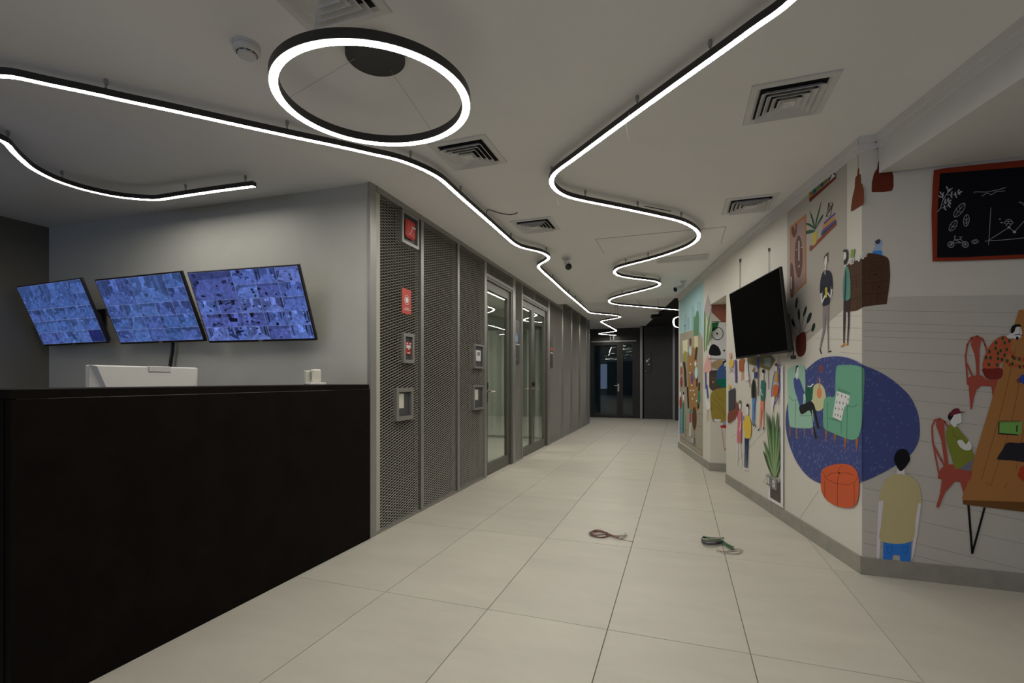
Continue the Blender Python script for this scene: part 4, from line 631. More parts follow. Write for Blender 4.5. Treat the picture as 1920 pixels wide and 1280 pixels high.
# ------------------------------------------------------------------ reception desk
DX, DY0, DY1, DZ = A0.x, 0.987, 3.02, 1.148
dk = thing('reception_desk', 'long black reception desk in front of the grey wall', 'desk', (DX, DY0, 0))
L = DY1-DY0
m = MB(); m.box((-0.035, 0.004, 0.0), (0, L, DZ-0.036), M_DESK); m.obj('front_panel', dk)
m = MB(); m.box((-0.36, -0.002, DZ-0.034), (0.001, L-0.01, DZ), M_DESK, bev=0.002); m.obj('counter_top', dk)
m = MB(); m.box((-0.95, 0, 0), (-0.036, 0.035, DZ-0.035), M_DESK); m.obj('end_panel', dk)
m = MB(); m.box((-0.95, 0.036, 0.71), (-0.036, L-0.04, 0.74), mat('grey_worktop', (0.2, 0.19, 0.18), 0.5, var=0.05)); m.obj('worktop', dk)
m = MB(); m.box((-0.95, L-0.075, 0), (-0.04, L-0.04, 0.71), M_DESK); m.obj('end_panel', dk)
# white desktop monitor
mo = thing('desktop_monitor', 'white desktop monitor seen from behind over the black desk', 'monitor', (-2.62, 1.735, 0.74))
hw, z1, z0 = 0.262, 1.252-0.74, 0.10
m = MB(); o_ = [(0, -hw, z0), (0, hw, z0), (0, hw, z1), (0, -hw, z1)]; i_ = [(0.035, -hw+0.16, z0+0.02), (0.035, hw-0.09, z0+0.02), (0.028, hw-0.008, z1-0.006), (0.028, -hw+0.016, z1-0.006)]
m.add(o_+i_, [(0, 1, 5, 4), (1, 2, 6, 5), (2, 3, 7, 6), (3, 0, 4, 7), (4, 5, 6, 7)], M_WHITE); m.box((-0.03, -hw, z0), (0.0, hw, z1), M_WHITE, bev=0.004)
m.obj('housing', mo)
m = MB(); m.box((-0.034, -hw+0.012, z0+0.02), (-0.03, hw-0.012, z1-0.012), M_SCREEN); m.obj('screen', mo)
m = MB(); m.box((0.012, -0.015, z1-0.03), (0.033, 0.10, z1+0.001), M_WHITE2, bev=0.003); m.obj('carry_grip', mo)
m = MB(); m.box((0.0, -0.05, 0.012), (0.03, 0.05, z0+0.08), M_WHITE, bev=0.004); m.box((-0.12, -0.12, 0), (0.10, 0.12, 0.014), M_WHITE, bev=0.004); m.obj('stand', mo)
# phone on the counter
ph = thing('desk_phone', 'small ivory cordless phone on the right end of the counter', 'phone', (-2.335, 2.63, DZ), math.radians(-28))
m = MB(); m.box((-0.07, -0.05, 0), (-0.022, 0.05, 0.098), M_OFF, bev=0.006); m.obj('charger_box', ph)
m = MB(); m.box((-0.016, -0.055, 0.0), (0.07, 0.05, 0.016), M_WHITE, bev=0.004); m.obj('cradle', ph)
hs = MB(); hs.box((-0.014, -0.03, 0.016), (0.040, 0.03, 0.105), M_OFF, bev=0.008); hso = hs.obj('handset', ph)
for i in range(4):
    for j in range(2):
        k = MB(); k.box((0.0+j*0.012, -0.032, 0.035+i*0.014), (0.009+j*0.012, -0.030, 0.045+i*0.014), M_GREYP); k.obj('key', hso)

# ------------------------------------------------------------------ wall screens
def screen_mesh(w, h, cells, pal, seed, lite):
    """flat picture of a surveillance screen: cells (c0,r0,c1,r1 in fractions), each with its own little view"""
    R = random.Random(seed); V = []; Fs = []; Cc = []
    def quad(pts, c, d):
        b_ = len(V); V.extend([(x, -0.0135-d*0.000012, z) for x, z in pts]); Fs.append(tuple(range(b_, b_+len(pts)))); Cc.append(c)
    def poly(pts, box, c, d):
        x0, z0, x1, z1 = box; P = pts
        for ax, lim, sg in ((0, x0, 1), (0, x1, -1), (1, z0, 1), (1, z1, -1)):
            out = []
            for i in range(len(P)):
                a, b_ = P[i], P[(i+1) % len(P)]; ia, ib = (a[ax]-lim)*sg >= 0, (b_[ax]-lim)*sg >= 0
                if ia: out.append(a)
                if ia != ib:
                    t = (lim-a[ax])/(b_[ax]-a[ax]); out.append((a[0]+t*(b_[0]-a[0]), a[1]+t*(b_[1]-a[1])))
            P = out
            if len(P) < 3: return
        quad(P, c, d)
    quad([(-w/2, 0), (w/2, 0), (w/2, h), (-w/2, h)], (0.16, 0.20, 0.45), 0)
    g = 0.0016
    def sc(c, k): return tuple(x*k for x in c)
    for ci, cell in enumerate(cells):
        x0, x1 = -w/2+cell[0]*w+g, -w/2+cell[2]*w-g; z1, z0 = h-cell[1]*h-g, h-cell[3]*h+g; bx = (x0, z0, x1, z1); W_, H_ = x1-x0, z1-z0
        if len(cell) > 4:
            quad([(x0, z0), (x1, z0), (x1, z1), (x0, z1)], cell[4], 1); continue
        base = R.choice(pal); quad([(x0, z0), (x1, z0), (x1, z1), (x0, z1)], base, 1)
        U = lambda x, z: (x0+W_*x, z0+H_*z)
        dk = lambda: sc(base, R.choice(lite[:4])); li = lambda: sc(base, R.choice(lite[4:])); P = lambda pts, c, d: poly([U(*p) for p in pts], bx, c, d)
        kind = R.random(); reps = 1 if W_ < w*0.3 else 3; d = 2
        if kind < 0.4:                                   # corridor: two walls running to a far end
            vx, vz = R.uniform(0.3, 0.7), R.uniform(0.6, 0.95); hw = R.uniform(0.05, 0.14)
            P([(0, R.uniform(-0.1, 0.3)), (vx-hw, vz-0.15), (vx-hw, 1), (0, 1)], sc(base, R.uniform(0.45, 0.85)), d); P([(1, R.uniform(-0.1, 0.3)), (vx+hw, vz-0.15), (vx+hw, 1), (1, 1)], sc(base, R.uniform(0.4, 0.8)), d+1)
            P([(vx-hw, vz-0.15), (vx+hw, vz-0.15), (vx+hw, 1), (vx-hw, 1)], li(), d+2)
            for i in range(3*reps):
                t = R.uniform(0.1, 0.9); sd = R.choice((0, 1)); xx = (vx-hw)*t if sd == 0 else 1-(1-vx-hw)*t
                P([(xx, 0.1+0.5*t), (xx+0.05, 0.12+0.5*t), (xx+0.06, 0.95), (xx, 1.0)], dk(), d+3+i)
        elif kind < 0.78:                                # room seen from a corner
            zc = R.uniform(0.45, 0.85); k = R.uniform(-0.4, 0.4)
            P([(0, zc-k/2), (0.5+k/2, zc+R.uniform(0.0, 0.15)), (1, zc+k/2), (1, 1), (0, 1)], sc(base, R.uniform(0.4, 0.8)), d)
            for i in range(3*reps):
                cx, cz = R.uniform(0, 0.9), R.uniform(zc*0.4, 0.95); P([(cx, cz), (cx+R.uniform(0.08, 0.3), cz+R.uniform(-0.12, 0.12)), (cx+R.uniform(0.1, 0.3), 1.1), (cx+R.uniform(-0.05, 0.05), 1.1)], R.choice((dk, dk, li))(), d+1+i)
            for i in range(2*reps):
                cx, cz = R.uniform(0, 0.8), R.uniform(0, zc*0.8); l_ = R.uniform(0.2, 0.5)/reps**0.5; P([(cx, cz), (cx+l_, cz+R.uniform(-0.2, 0.25)), (cx+l_*R.uniform(0.6, 1.1), cz+R.uniform(0.12, 0.4)), (cx+l_*R.uniform(-0.1, 0.3), cz+R.uniform(0.1, 0.3))], R.choice((dk, dk, li))(), d+12+i)
        else:                                            # open floor with a curved edge
            arc = [(0, 0), (R.uniform(0.1, 0.35), 0)]+[(0.3-0.3*math.cos(q*0.3)*R.uniform(0.8, 1.1), q/5.0) for q in range(1, 6)]+[(0, 1)]
            P(arc, sc(base, R.uniform(0.3, 0.7)), d); P([(0, R.uniform(0.7, 0.85)), (1, R.uniform(0.7, 0.9)), (1, 1), (0, 1)], sc(base, R.uniform(0.5, 0.85)), d+1)
        for i in range(R.randint(4, 8)*reps):            # small dark and pale clutter
            cx, cz = R.uniform(0, 1), R.uniform(0.1, 1); an = R.uniform(0, PI); l_, t_ = R.uniform(0.02, 0.10)/reps**0.4, R.uniform(0.012, 0.05); ca, sa = math.cos(an), math.sin(an)
            P([(cx+ca*x-sa*z, cz+(sa*x+ca*z)*1.4) for x, z in ((-l_, -t_), (l_*0.4, -t_*1.5), (l_, t_*0.3), (l_*0.3, t_*1.4), (-l_*0.8, t_))], R.choice((dk, dk, li))(), d+30+i)
    me = bpy.data.meshes.new('screen'); me.from_pydata(V, [], Fs)
    ca_ = me.color_attributes.new('pic', 'FLOAT_COLOR', 'CORNER'); i = 0
    for f, c in zip(Fs, Cc):
        for _ in f: ca_.data[i].color = (*[max(0, x) for x in c], 1); i += 1
    return me
MPIC = bpy.data.materials.new('screen_picture'); MPIC.use_nodes = True
_n = MPIC.node_tree.nodes; _l = MPIC.node_tree.links; _b = _n['Principled BSDF']; _a = _n.new('ShaderNodeVertexColor'); _a.layer_name = 'pic'
_b.inputs['Base Color'].default_value = (0.01, 0.01, 0.012, 1); _b.inputs['Roughness'].default_value = 0.3
_nz = _n.new('ShaderNodeTexNoise'); _nz.inputs['Scale'].default_value = 38; _nz.inputs['Detail'].default_value = 6
_tc = _n.new('ShaderNodeTexCoord'); _l.new(_tc.outputs['Object'], _nz.inputs['Vector'])
_mr = _n.new('ShaderNodeMapRange'); _mr.inputs[1].default_value = 0.3; _mr.inputs[2].default_value = 0.7; _mr.inputs[3].default_value = 0.62; _mr.inputs[4].default_value = 1.3; _l.new(_nz.outputs['Fac'], _mr.inputs[0])
_mx = _n.new('ShaderNodeMix'); _mx.data_type = 'RGBA'; _mx.blend_type = 'MULTIPLY'; _mx.inputs['Factor'].default_value = 1.0
_l.new(_a.outputs['Color'], _mx.inputs['A']); _l.new(_mr.outputs[0], _mx.inputs['B']); _l.new(_mx.outputs['Result'], _b.inputs['Emission Color'])
_b.inputs['Emission Strength'].default_value = 1.0
def grid_cells(big, extra=()):
    used = set(); out = []
    for (c, r, n) in big:
        out.append((c/5, r/5, (c+n)/5, (r+n)/5))
        for i in range(n):
            for j in range(n): used.add((c+i, r+j))
    for r in range(5):
        for c in range(5):
            if (c, r) in used: continue
            if (c, r) in extra: out.append((c/5, r/5, (c+1)/5, (r+1)/5, (0.010, 0.016, 0.10)))
            else: out.append((c/5, r/5, (c+1)/5, (r+1)/5))
    return out
def tv(name, label, loc, yaw, tilt, w, dist, screen):
    h = w*9/16; t = thing(name, label, 'television', loc, yaw)
    X = Matrix.Rotation(tilt, 4, 'X')
    m = MB(); m.box((-w/2, -0.012, 0), (w/2, 0.012, h), M_BLACK, X, bev=0.003); m.obj('panel', t)
    m = MB(); m.box((-w*0.46, 0.012, 0.01), (w*0.46, 0.05, h*0.46), M_BLACK, X, bev=0.01); m.obj('back_housing', t)
    if screen:
        me = screen; me.materials.append(MPIC); o = bpy.data.objects.new('screen', me); COL.objects.link(o); o.parent = t; o.rotation_euler = (tilt, 0, 0); o['label'] = 'lit blue screen of small camera views'
        o.scale = ((w-0.022)/w, 1, (h-0.028)/h); o.location = X @ Vector((0, 0, 0.018))
    else:
        m = MB(); m.box((-w/2+0.008, -0.0135, 0.02), (w/2-0.008, -0.012, h-0.008), M_SCREEN, X); m.obj('screen', t, label='switched off glossy black screen')
    m = MB(); m.box((-0.02, -0.0135, 0.004), (0.02, -0.012, 0.012), M_GREYP, X); m.obj('badge', t)
    br_ = MB(); p = X @ Vector((0, 0.05, h*0.4)); yb = dist
    for sx in (-0.16, 0.16): br_.box((sx-0.015, p.y-0.005, p.z-0.12), (sx+0.015, p.y+0.02, p.z+0.12), M_BLACK)
    br_.box((-0.18, p.y+0.01, p.z-0.02), (0.18, p.y+0.035, p.z+0.02), M_BLACK); br_.box((-0.03, min(p.y+0.03, yb), p.z-0.03), (0.03, max(yb, p.y+0.03), p.z+0.03), M_BLACK); br_.box((-0.2, yb-0.012, p.z-0.1), (0.2, yb, p.z+0.1), M_BLACK)
    br_.obj('wall_bracket', t)
    return t
PALA = [(0.052, 0.108, 0.33), (0.046, 0.095, 0.30), (0.062, 0.12, 0.35), (0.055, 0.095, 0.31)]
PALC = [(0.070, 0.115, 0.38), (0.085, 0.14, 0.43), (0.060, 0.085, 0.30), (0.095, 0.14, 0.42)]
LIT = [0.4, 0.55, 0.7, 0.8, 1.15, 1.3, 1.5]; LITC = [0.04, 0.10, 0.25, 0.5, 1.2, 1.5, 1.7]
w1 = 1.0; hh = w1*9/16
def wall_y(x): return TVA.y+(x-TVA.x)*TVD.y/TVD.x
tv('surveillance_screen', 'leftmost of the three blue surveillance screens, in the wall corner', (-5.165, 2.80, 1.504), math.radians(-3.2), math.radians(20.5), 0.998, wall_y(-5.17)-2.80, screen_mesh(w1, hh, grid_cells([(0, 0, 2), (2, 0, 2)], ((4, 4),)), PALA, 4, LIT))
tv('surveillance_screen', 'middle blue surveillance screen above the white monitor', (-4.125, 2.853, 1.498), 0.005, math.radians(21.1), 1.003, wall_y(-4.125)-2.853, screen_mesh(w1, hh, grid_cells([(0, 0, 2), (2, 0, 2)]), PALA, 12, LIT))
tv('surveillance_screen', 'rightmost and darkest blue surveillance screen, nearest the mesh wall', (-3.076, 2.891, 1.483), 0.079, math.radians(20.8), 1.0, wall_y(-3.076)-2.891, screen_mesh(w1, hh, grid_cells([(0, 0, 2)]), PALC, 23, LITC))
# cables of the screens
cb = MB(); q = [onpl(u, v, (0, 2.93, 0), Vector((0, 1, 0))) for u, v in ((324, 636), (323.5, 655), (321, 672), (319, 690), (317, 735))]
cb.tube([(p.x, p.y-0.03*0, p.z) for p in crom(q, 4)], 0.014, M_BLACK, 8)
o = cb.obj('power_cable', smooth=True); o['label'] = 'thick black cable hanging below the middle surveillance screen'; o['category'] = 'cable'
cb = MB()
for (a_, b_) in (((200, 590), (232, 622)), ((205, 594), (236, 628))):
    q = [onpl(u, v, (0, 2.88, 0), Vector((0, 1, 0))) for u, v in (a_, ((a_[0]+b_[0])/2+1, (a_[1]+b_[1])/2-4), b_)]; cb.tube(crom(q, 4), 0.004, M_BLACK, 6)
o = cb.obj('signal_cable', smooth=True); o['label'] = 'two thin black cables between the left and middle screens'; o['category'] = 'cable'
cb = MB()
for (a_, b_) in (((362, 590), (396, 604)), ((368, 604), (396, 608))):
    q = [onpl(u, v, (0, 2.91, 0), Vector((0, 1, 0))) for u, v in (a_, ((a_[0]+b_[0])/2-3, (a_[1]+b_[1])/2+3), b_)]; cb.tube(crom(q, 4), 0.003, M_BLACK, 6)
o = cb.obj('signal_cable', smooth=True); o['label'] = 'thin black cables between the middle and right screens'; o['category'] = 'cable'
# television on the mural wall
WT = (0.670, 4.712, 1.391)
yw_ = math.atan2(AN.x, -AN.y); dist_w = (Vector(WT)-WA0).dot(AN)
tvw = tv('wall_television', 'black switched off television tilted on the mural wall', WT, -1.358, math.radians(5.8), 1.171, dist_w, None)
m = MB(); m.tube(crom([(0.52, 0.05, 0.05), (0.525, 0.05, 0.0), (0.53, 0.045, -0.02)], 4), 0.004, M_BLACK, 6); m.box((0.515, 0.03, -0.05), (0.55, 0.06, -0.02), M_BLACK, bev=0.004); m.obj('power_plug', tvw)

# ------------------------------------------------------------------ fixtures on the mesh wall
def wallbox(name, label, cat, u0, v0, u1, v1, n=0.0):
    ta, za = lw(u0, v0, n); tb, zb = lw(u1, v1, n); return min(ta, tb), max(ta, tb), min(za, zb), max(za, zb)
def lwthing(name, label, cat, t, z, group=None):
    p = A0+LD*t; return thing(name, label, cat, (p.x, p.y, z), LROT, group)
M_GREYD = mat('dark_grey_plate', (0.07, 0.07, 0.08), 0.5, var=0.05)
def frame(th, ht, hz, d0=-0.055, d1=0.014, w=0.02, m_=M_STEEL):
    m = MB(); m.box((d0, -ht, -hz), (d1, -ht+w, hz), m_, bev=0.002); m.box((d0, ht-w, -hz), (d1, ht, hz), m_, bev=0.002); m.box((d0, -ht+w, hz-w), (d1, ht-w, hz), m_); m.box((d0, -ht+w, -hz), (d1, ht-w, -hz+w), m_); m.obj('frame', th)
    m = MB(); m.box((-0.0098, -ht+w*0.5, -hz+w*0.5), (-0.0078, ht-w*0.5, hz-w*0.5), M_GREYD); m.obj('back_plate', th)
def lwbox(uL, vT, uR, vB, n=0.01):
    um = (uL+uR)/2; tL, tR = lw(uL, 712, n)[0], lw(uR, 712, n)[0]; tm_ = (tL+tR)/2
    zT, zB = lw(um, vT, n)[1], lw(um, vB, n)[1]; return tm_, (zT+zB)/2, (tR-tL)/2, abs(zT-zB)/2
t, z, ht, hz = lwbox(754, 400.5, 785.5, 461); fa = lwthing('alarm_sounder', 'red alarm sounder in a grey square frame near the ceiling', 'alarm', t, z); frame(fa, ht, hz, w=0.025)
m = MB(); m.box((-0.0077, -ht*0.62, -hz*0.58), (0.024, ht*0.48, hz*0.58), M_RED, bev=0.016); m.obj('sounder_body', fa, smooth=True)
m = MB(); m.box((0.024, -ht*0.05, hz*0.1), (0.0255, ht*0.42, hz*0.2), M_INK)
X = Matrix.Rotation(0.9, 4, 'X'); m.box((0.024, -ht*0.5, -0.003), (0.0255, ht*0.2, 0.003), M_INK, X); m.obj('white_mark', fa, label='white lettering strokes')
t, z, ht, hz = lwbox(757.3, 541.5, 774.2, 588.5); fs = lwthing('alarm_sign', 'red rectangular alarm sign with a white disc', 'sign', t, z)
m = MB(); m.box((-0.012, -ht, -hz), (-0.006, ht, hz), M_REDS, bev=0.002); m.obj('plate', fs)
M_SW = mat('white_print', (0.75, 0.74, 0.72), 0.5, var=0.03)
RX = Matrix.Translation((-0.0055, 0, hz*0.12)) @ Matrix.Rotation(PI/2, 4, 'Y')
m = MB(); m.lathe([(ht*0.34, -0.001), (ht*0.34, 0.001)], M_SW, RX, 20); m.obj('white_disc', fs)
m = MB(); n = 24; vs = []
for r_ in (ht*0.50, ht*0.56): vs += [RX @ Vector((r_*math.cos(2*PI*i/n), r_*math.sin(2*PI*i/n), 0.001)) for i in range(n)]
m.add(vs, [(i, (i+1) % n, n+(i+1) % n, n+i) for i in range(n)], M_SW); m.obj('white_ring', fs, fix=False)
m = MB()
for i, (a_, b_, zz) in enumerate(((-0.35, 0.5, -0.55), (-0.7, 0.8, -0.68))):
    k = 9
    for j in range(k):
        y0 = ht*(a_+(b_-a_)*j/k); m.box((-0.006, y0, hz*zz), (-0.0045, y0+ht*(b_-a_)/k*0.75, hz*(zz+0.055)), M_SW)
m.obj('lettering', fs, label='two small lines of white lettering')
t, z, ht, hz = lwbox(757, 625, 776.5, 680.5); fc = lwthing('call_point', 'red fire call point in a grey frame under the red sign', 'alarm', t, z); frame(fc, ht, hz, w=0.028)
m = MB(); m.box((-0.0077, -ht*0.52, -hz*0.42), (0.006, ht*0.5, hz*0.44), M_RED, bev=0.006); m.obj('call_point_body', fc)
m = MB(); m.box((0.006, -ht*0.45, -hz*0.0), (0.0085, ht*0.35, hz*0.2), M_SW); m.box((0.006, -ht*0.1, -hz*0.12), (0.0085, ht*0.05, 0), M_SW); m.box((0.006, -ht*0.25, -hz*0.34), (0.0085, ht*0.25, -hz*0.28), M_SW); m.box((0.006, -ht*0.42, hz*0.27), (0.0085, -ht*0.2, hz*0.36), M_SW); m.box((0.006, ht*0.15, hz*0.27), (0.0085, ht*0.38, hz*0.36), M_SW); m.obj('white_panel', fc)
m = MB(); m.box((0.0085, -ht*0.15, -hz*0.2), (0.0095, ht*0.1, -hz*0.14), M_BLACK); m.obj('press_mark', fc)
t, z, ht, hz = lwbox(743.5, 727, 775, 787.5); fb = lwthing('wall_box_frame', 'empty grey recess frame low on the first mesh panel', 'wall box', t, z); frame(fb, ht, hz, w=0.034)
m = MB(); m.box((-0.0077, -ht*0.6, -hz*0.25), (-0.006, ht*0.05, hz*0.66), M_OFF, bev=0.002); m.obj('inner_plate', fb, label='pale beige cover plate')
t, z, ht, hz = lwbox(889.5, 645.5, 907.5, 690.5); fd = lwthing('access_reader', 'white access reader in a grey frame beside the glass door', 'reader', t, z); frame(fd, ht, hz, w=0.022)
m = MB(); m.box((-0.0077, -ht*0.5, -hz*0.4), (0.004, ht*0.42, hz*0.5), M_WHITE, bev=0.006); m.obj('reader_body', fd)
m = MB(); m.box((0.004, -ht*0.35, hz*0.05), (0.0055, ht*0.22, hz*0.36), M_GREYP); m.obj('keypad', fd)
t, z, ht, hz = lwbox(888.5, 722, 907, 767.5); fe = lwthing('wall_box_frame', 'grey recess frame directly below the white access reader', 'wall box', t, z); frame(fe, ht, hz, w=0.022)
m = MB(); m.box((-0.0077, -ht*0.55, -hz*0.2), (-0.006, ht*0.1, hz*0.66), M_OFF, bev=0.002); m.obj('inner_plate', fe, label='pale beige cover plate')
M_SG = mat('dark_sign_plate', (0.06, 0.057, 0.055), 0.45, var=0.05); M_BLU = mat('blue_print', (0.18, 0.30, 0.50), 0.5, var=0.1)
t, z, ht, hz = lwbox(967.3, 600, 976, 681); f1 = lwthing('door_sign', 'dark door sign with a blue picture between the glass doors', 'sign', t, z)
m = MB(); m.box((-0.012, -ht, -hz), (-0.004, ht, hz), M_SG, bev=0.002); m.obj('plate', f1)
m = MB(); m.box((-0.004, -ht*0.8, -hz*0.02), (-0.0025, ht*0.2, hz*0.28), M_BLU); m.box((-0.004, -ht*0.5, hz*0.28), (-0.0025, -ht*0.1, hz*0.42), M_BLU); m.obj('picture', f1, label='blue printed picture')
m = MB(); m.box((-0.004, -ht*0.95, -hz*0.14), (-0.0022, ht*0.95, -hz*0.10), M_SW); m.obj('white_line', f1)
m = MB(); m.box((-0.004, -ht*0.8, -hz*0.82), (-0.0025, -ht*0.1, -hz*0.78), M_GREYP); m.obj('room_mark', f1)
t, z, ht, hz = lwbox(1033, 626, 1038.2, 688.5); f2 = lwthing('door_sign', 'dark door sign with a red mark right of the double door', 'sign', t, z)
m = MB(); m.box((-0.012, -ht, -hz), (-0.004, ht, hz), M_SG, bev=0.002); m.obj('plate', f2)
m = MB(); m.box((-0.004, -ht*0.75, -hz*0.0), (-0.0025, ht*0.75, hz*0.18), M_REDS); m.obj('picture', f2, label='red printed picture')
m = MB(); m.box((-0.004, -ht*0.95, -hz*0.16), (-0.0022, ht*0.95, -hz*0.11), M_SW); m.obj('white_line', f2)

# ------------------------------------------------------------------ LED strip lights
ZB_, SH, SW_ = 2.573, 0.034, 0.036
def strip(name, label, px, hangers, ext0=None, ext1=None, wires=()):
    P = [atz(u, v, ZB_) for u, v in px]
    if ext0: P = [P[0]+Vector(e_) for e_ in ext0]+P
    if ext1: P = P+[P[-1]+Vector(e_) for e_ in ext1]
    C = crom(P, 4); Q = [C[0]]
    for p in C[1:]:
        if (p-Q[-1]).length > 0.012: Q.append(p)
    # light smoothing of the survey noise
    for _ in range(2): Q = [Q[0]]+[(Q[i-1]+Q[i]*2+Q[i+1])/4 for i in range(1, len(Q)-1)]+[Q[-1]]
    c0 = Q[0]; root = thing(name, label, 'ceiling light', (c0.x, c0.y, ZB_), 0)
    n = len(Q); Ls, Rs = [], []
    for i, p in enumerate(Q):
        a = (p-Q[i-1]).normalized() if i > 0 else None; c = (Q[i+1]-p).normalized() if i < n-1 else None
        t_ = ((a or c)+(c or a)).normalized(); q = Vector((-t_.y, t_.x, 0)); k = 1.0
        if a and c: k = min(1.35, 1/max(0.5, q.dot(Vector((-a.y, a.x, 0)))))
        Ls.append(p-c0+q*SW_/2*k); Rs.append(p-c0-q*SW_/2*k)
    m = MB(); vs = []
    for l_, r_ in zip(Ls, Rs): vs += [(l_.x, l_.y, 0), (r_.x, r_.y, 0), (r_.x, r_.y, SH), (l_.x, l_.y, SH)]
    fs = []
    for i in range(n-1):
        b_ = i*4
        for j in (1, 2, 3): fs.append((b_+j, b_+(j+1) % 4, b_+4+(j+1) % 4, b_+4+j))
    fs += [(0, 1, 2, 3), ((n-1)*4+3, (n-1)*4+2, (n-1)*4+1, (n-1)*4)]
    m.add(vs, fs, M_HOUSE); m.obj('housing', root, fix=False)
    m = MB(); vs = []
    for l_, r_ in zip(Ls, Rs):
        d = (l_-r_)*0.09; vs += [(l_.x-d.x, l_.y-d.y, 0.001), (r_.x+d.x, r_.y+d.y, 0.001)]
    m.add(vs, [(2*i, 2*i+2, 2*i+3, 2*i+1) for i in range(n-1)], M_LED); m.obj('diffuser', root, fix=False, label='glowing white diffuser')
    for (u, v) in hangers:
        zc = H
        p = atz(u, v, zc)
        if p.y > Y_STEP: zc = H2; p = atz(u, v, zc)
        q = min(Q, key=lambda a: (a.x-p.x)**2+(a.y-p.y)**2); k = Vector((q.x-c0.x, q.y-c0.y, 0)); top = zc-ZB_
        m = MB(); Xk = Matrix.Translation(k)
        m.lathe([(0.008, top), (0.010, top-0.012), (0.007, top-0.03)], M_STEEL, Xk, 10)
        m.tube([(0, 0, top-0.03), (0, 0, top-0.04), (0, 0, SH+0.004)], 0.0032, M_STEEL, 6, Xk); m.lathe([(0.006, SH), (0.006, SH+0.012), (0.003, SH+0.016)], M_STEEL, Xk, 8)
        m.obj('hanger', root, smooth=True)
    for kind, pts in wires:
        m = MB(); w_ = []
        for i, (u, v, z_) in enumerate(pts): w_.append(atz(u, v, z_)-c0)
        m.tube(crom(w_, 5), 0.0035 if kind == 'b' else 0.0012, M_BLACK if kind == 'b' else M_WHITE, 6)
        m.obj('cable' if kind == 'b' else 'wire', root, smooth=True, label='loose black feed cable' if kind == 'b' else 'thin loose white wire')
    return root, Q
long_px = [(0, 142.9), (35.2, 146.9), (93.8, 159.8), (164, 174), (234.4, 189.5), (320, 207.5), (400, 225), (480, 242.3), (557.3, 259.1), (634.7, 275), (699, 289.7), (738, 298), (769.4, 308.4), (800.6, 321.7), (824, 335), (839.7, 348.3), (863, 369.4), (894.4, 396.8), (914.7, 414.5), (936.5, 433.9), (956.2, 451.4), (963.9, 457.3), (974.8, 463.2), (991.2, 467.7), (1007.6, 471.3), (1018.5, 475.1), (1026.2, 479.5), (1028.6, 483.3), (1026.2, 487.7), (1017.5, 492.6), (1011.4, 496.5), (1009.3, 500.3), (1013, 505.2), (1021.8, 513.4), (1035.8, 525.7), (1059.8, 547.9), (1083.7, 568), (1100, 582.0), (1105.8, 586.2), (1117.3, 587.9), (1140.2, 589.8), (1154, 591.3), (1160.8, 592.9), (1163.1, 594.1), (1159.7, 595.7), (1146, 598.4), (1131, 601), (1126.5, 602.9), (1131, 605.8), (1146, 613.9), (1154, 618.5), (1155.7, 620.2), (1151.7, 621.5), (1134.5, 623.8), (1123, 625.3), (1128.8, 626.8), (1155.1, 628.5)]
strip('led_strip_light', 'long black led strip winding from the left edge along the mesh wall', long_px,
      [(188, 141.5), (540, 222), (772, 282), (867, 350), (956, 436), (1028, 464), (1041, 517), (1067, 543), (1079, 554), (1091, 565), (1163, 572), (1145, 573)], ext0=[(-0.9, -1.5, 0), (-0.8, -0.7, 0), (-0.4, -0.2, 0)],
      wires=[('b', [(911, 402, 2.61), (913, 395, 2.65), (918, 393.5, 2.65), (935, 399, 2.652), (955, 402.5, 2.652), (968, 400, 2.655), (970, 397.5, 2.66)])])
short_px = [(0, 261.7), (23.4, 284), (46.9, 306), (63.3, 318.5), (93.8, 334.4), (124.2, 346.1), (164, 357.9), (211, 367.9), (246, 372.6), (281.3, 375), (300, 374.6), (333, 369.5), (400, 359.5), (477, 349.5)]
strip('led_strip_light', 'short curved black led strip above the surveillance screens', short_px, [(15, 246), (125, 320), (345, 344), (450.5, 325)], ext0=[(-0.75, -0.35, 0), (-0.4, -0.28, 0), (-0.15, -0.13, 0)])
right_px = [(1487.9, 0), (1420, 49.2), (1364, 90.0), (1300, 135.5), (1240, 178.4), (1180, 221.8), (1116.9, 268.3), (1085, 292), (1070, 303.0), (1049.5, 317.5), (1038.4, 328.1), (1034, 338.4), (1035.8, 348.8), (1044.4, 358.8), (1061.6, 368.3), (1087.3, 375.4), (1130.3, 384), (1181.9, 394.3), (1233.4, 405.3), (1267.8, 413.2), (1285, 419.2), (1300.5, 427.8), (1309, 436.4), (1310, 445), (1303.9, 453.6), (1285, 464.8), (1250.6, 477.3), (1216.3, 487.5), (1171.6, 498.6), (1157.8, 503.5), (1152.1, 508.7), (1153.2, 512.7), (1160, 517.1), (1177.3, 520.9), (1205.9, 524.4), (1223.1, 526.5), (1233.4, 529.3), (1237.5, 532.8), (1232.3, 536.8), (1217.4, 541.4), (1188.8, 548.6), (1160, 555.7), (1146.4, 560.3), (1141.8, 564.3), (1145.2, 568.3), (1160, 571.5), (1188.8, 574), (1234.6, 577.9), (1273.5, 581.2), (1310, 584.6), (1325, 587.5), (1312, 590.2), (1285, 592.4), (1270, 594.3), (1264.3, 597), (1262.8, 601), (1263, 606), (1264.5, 610.5), (1268, 613), (1276, 614.2), (1310, 615.5)]
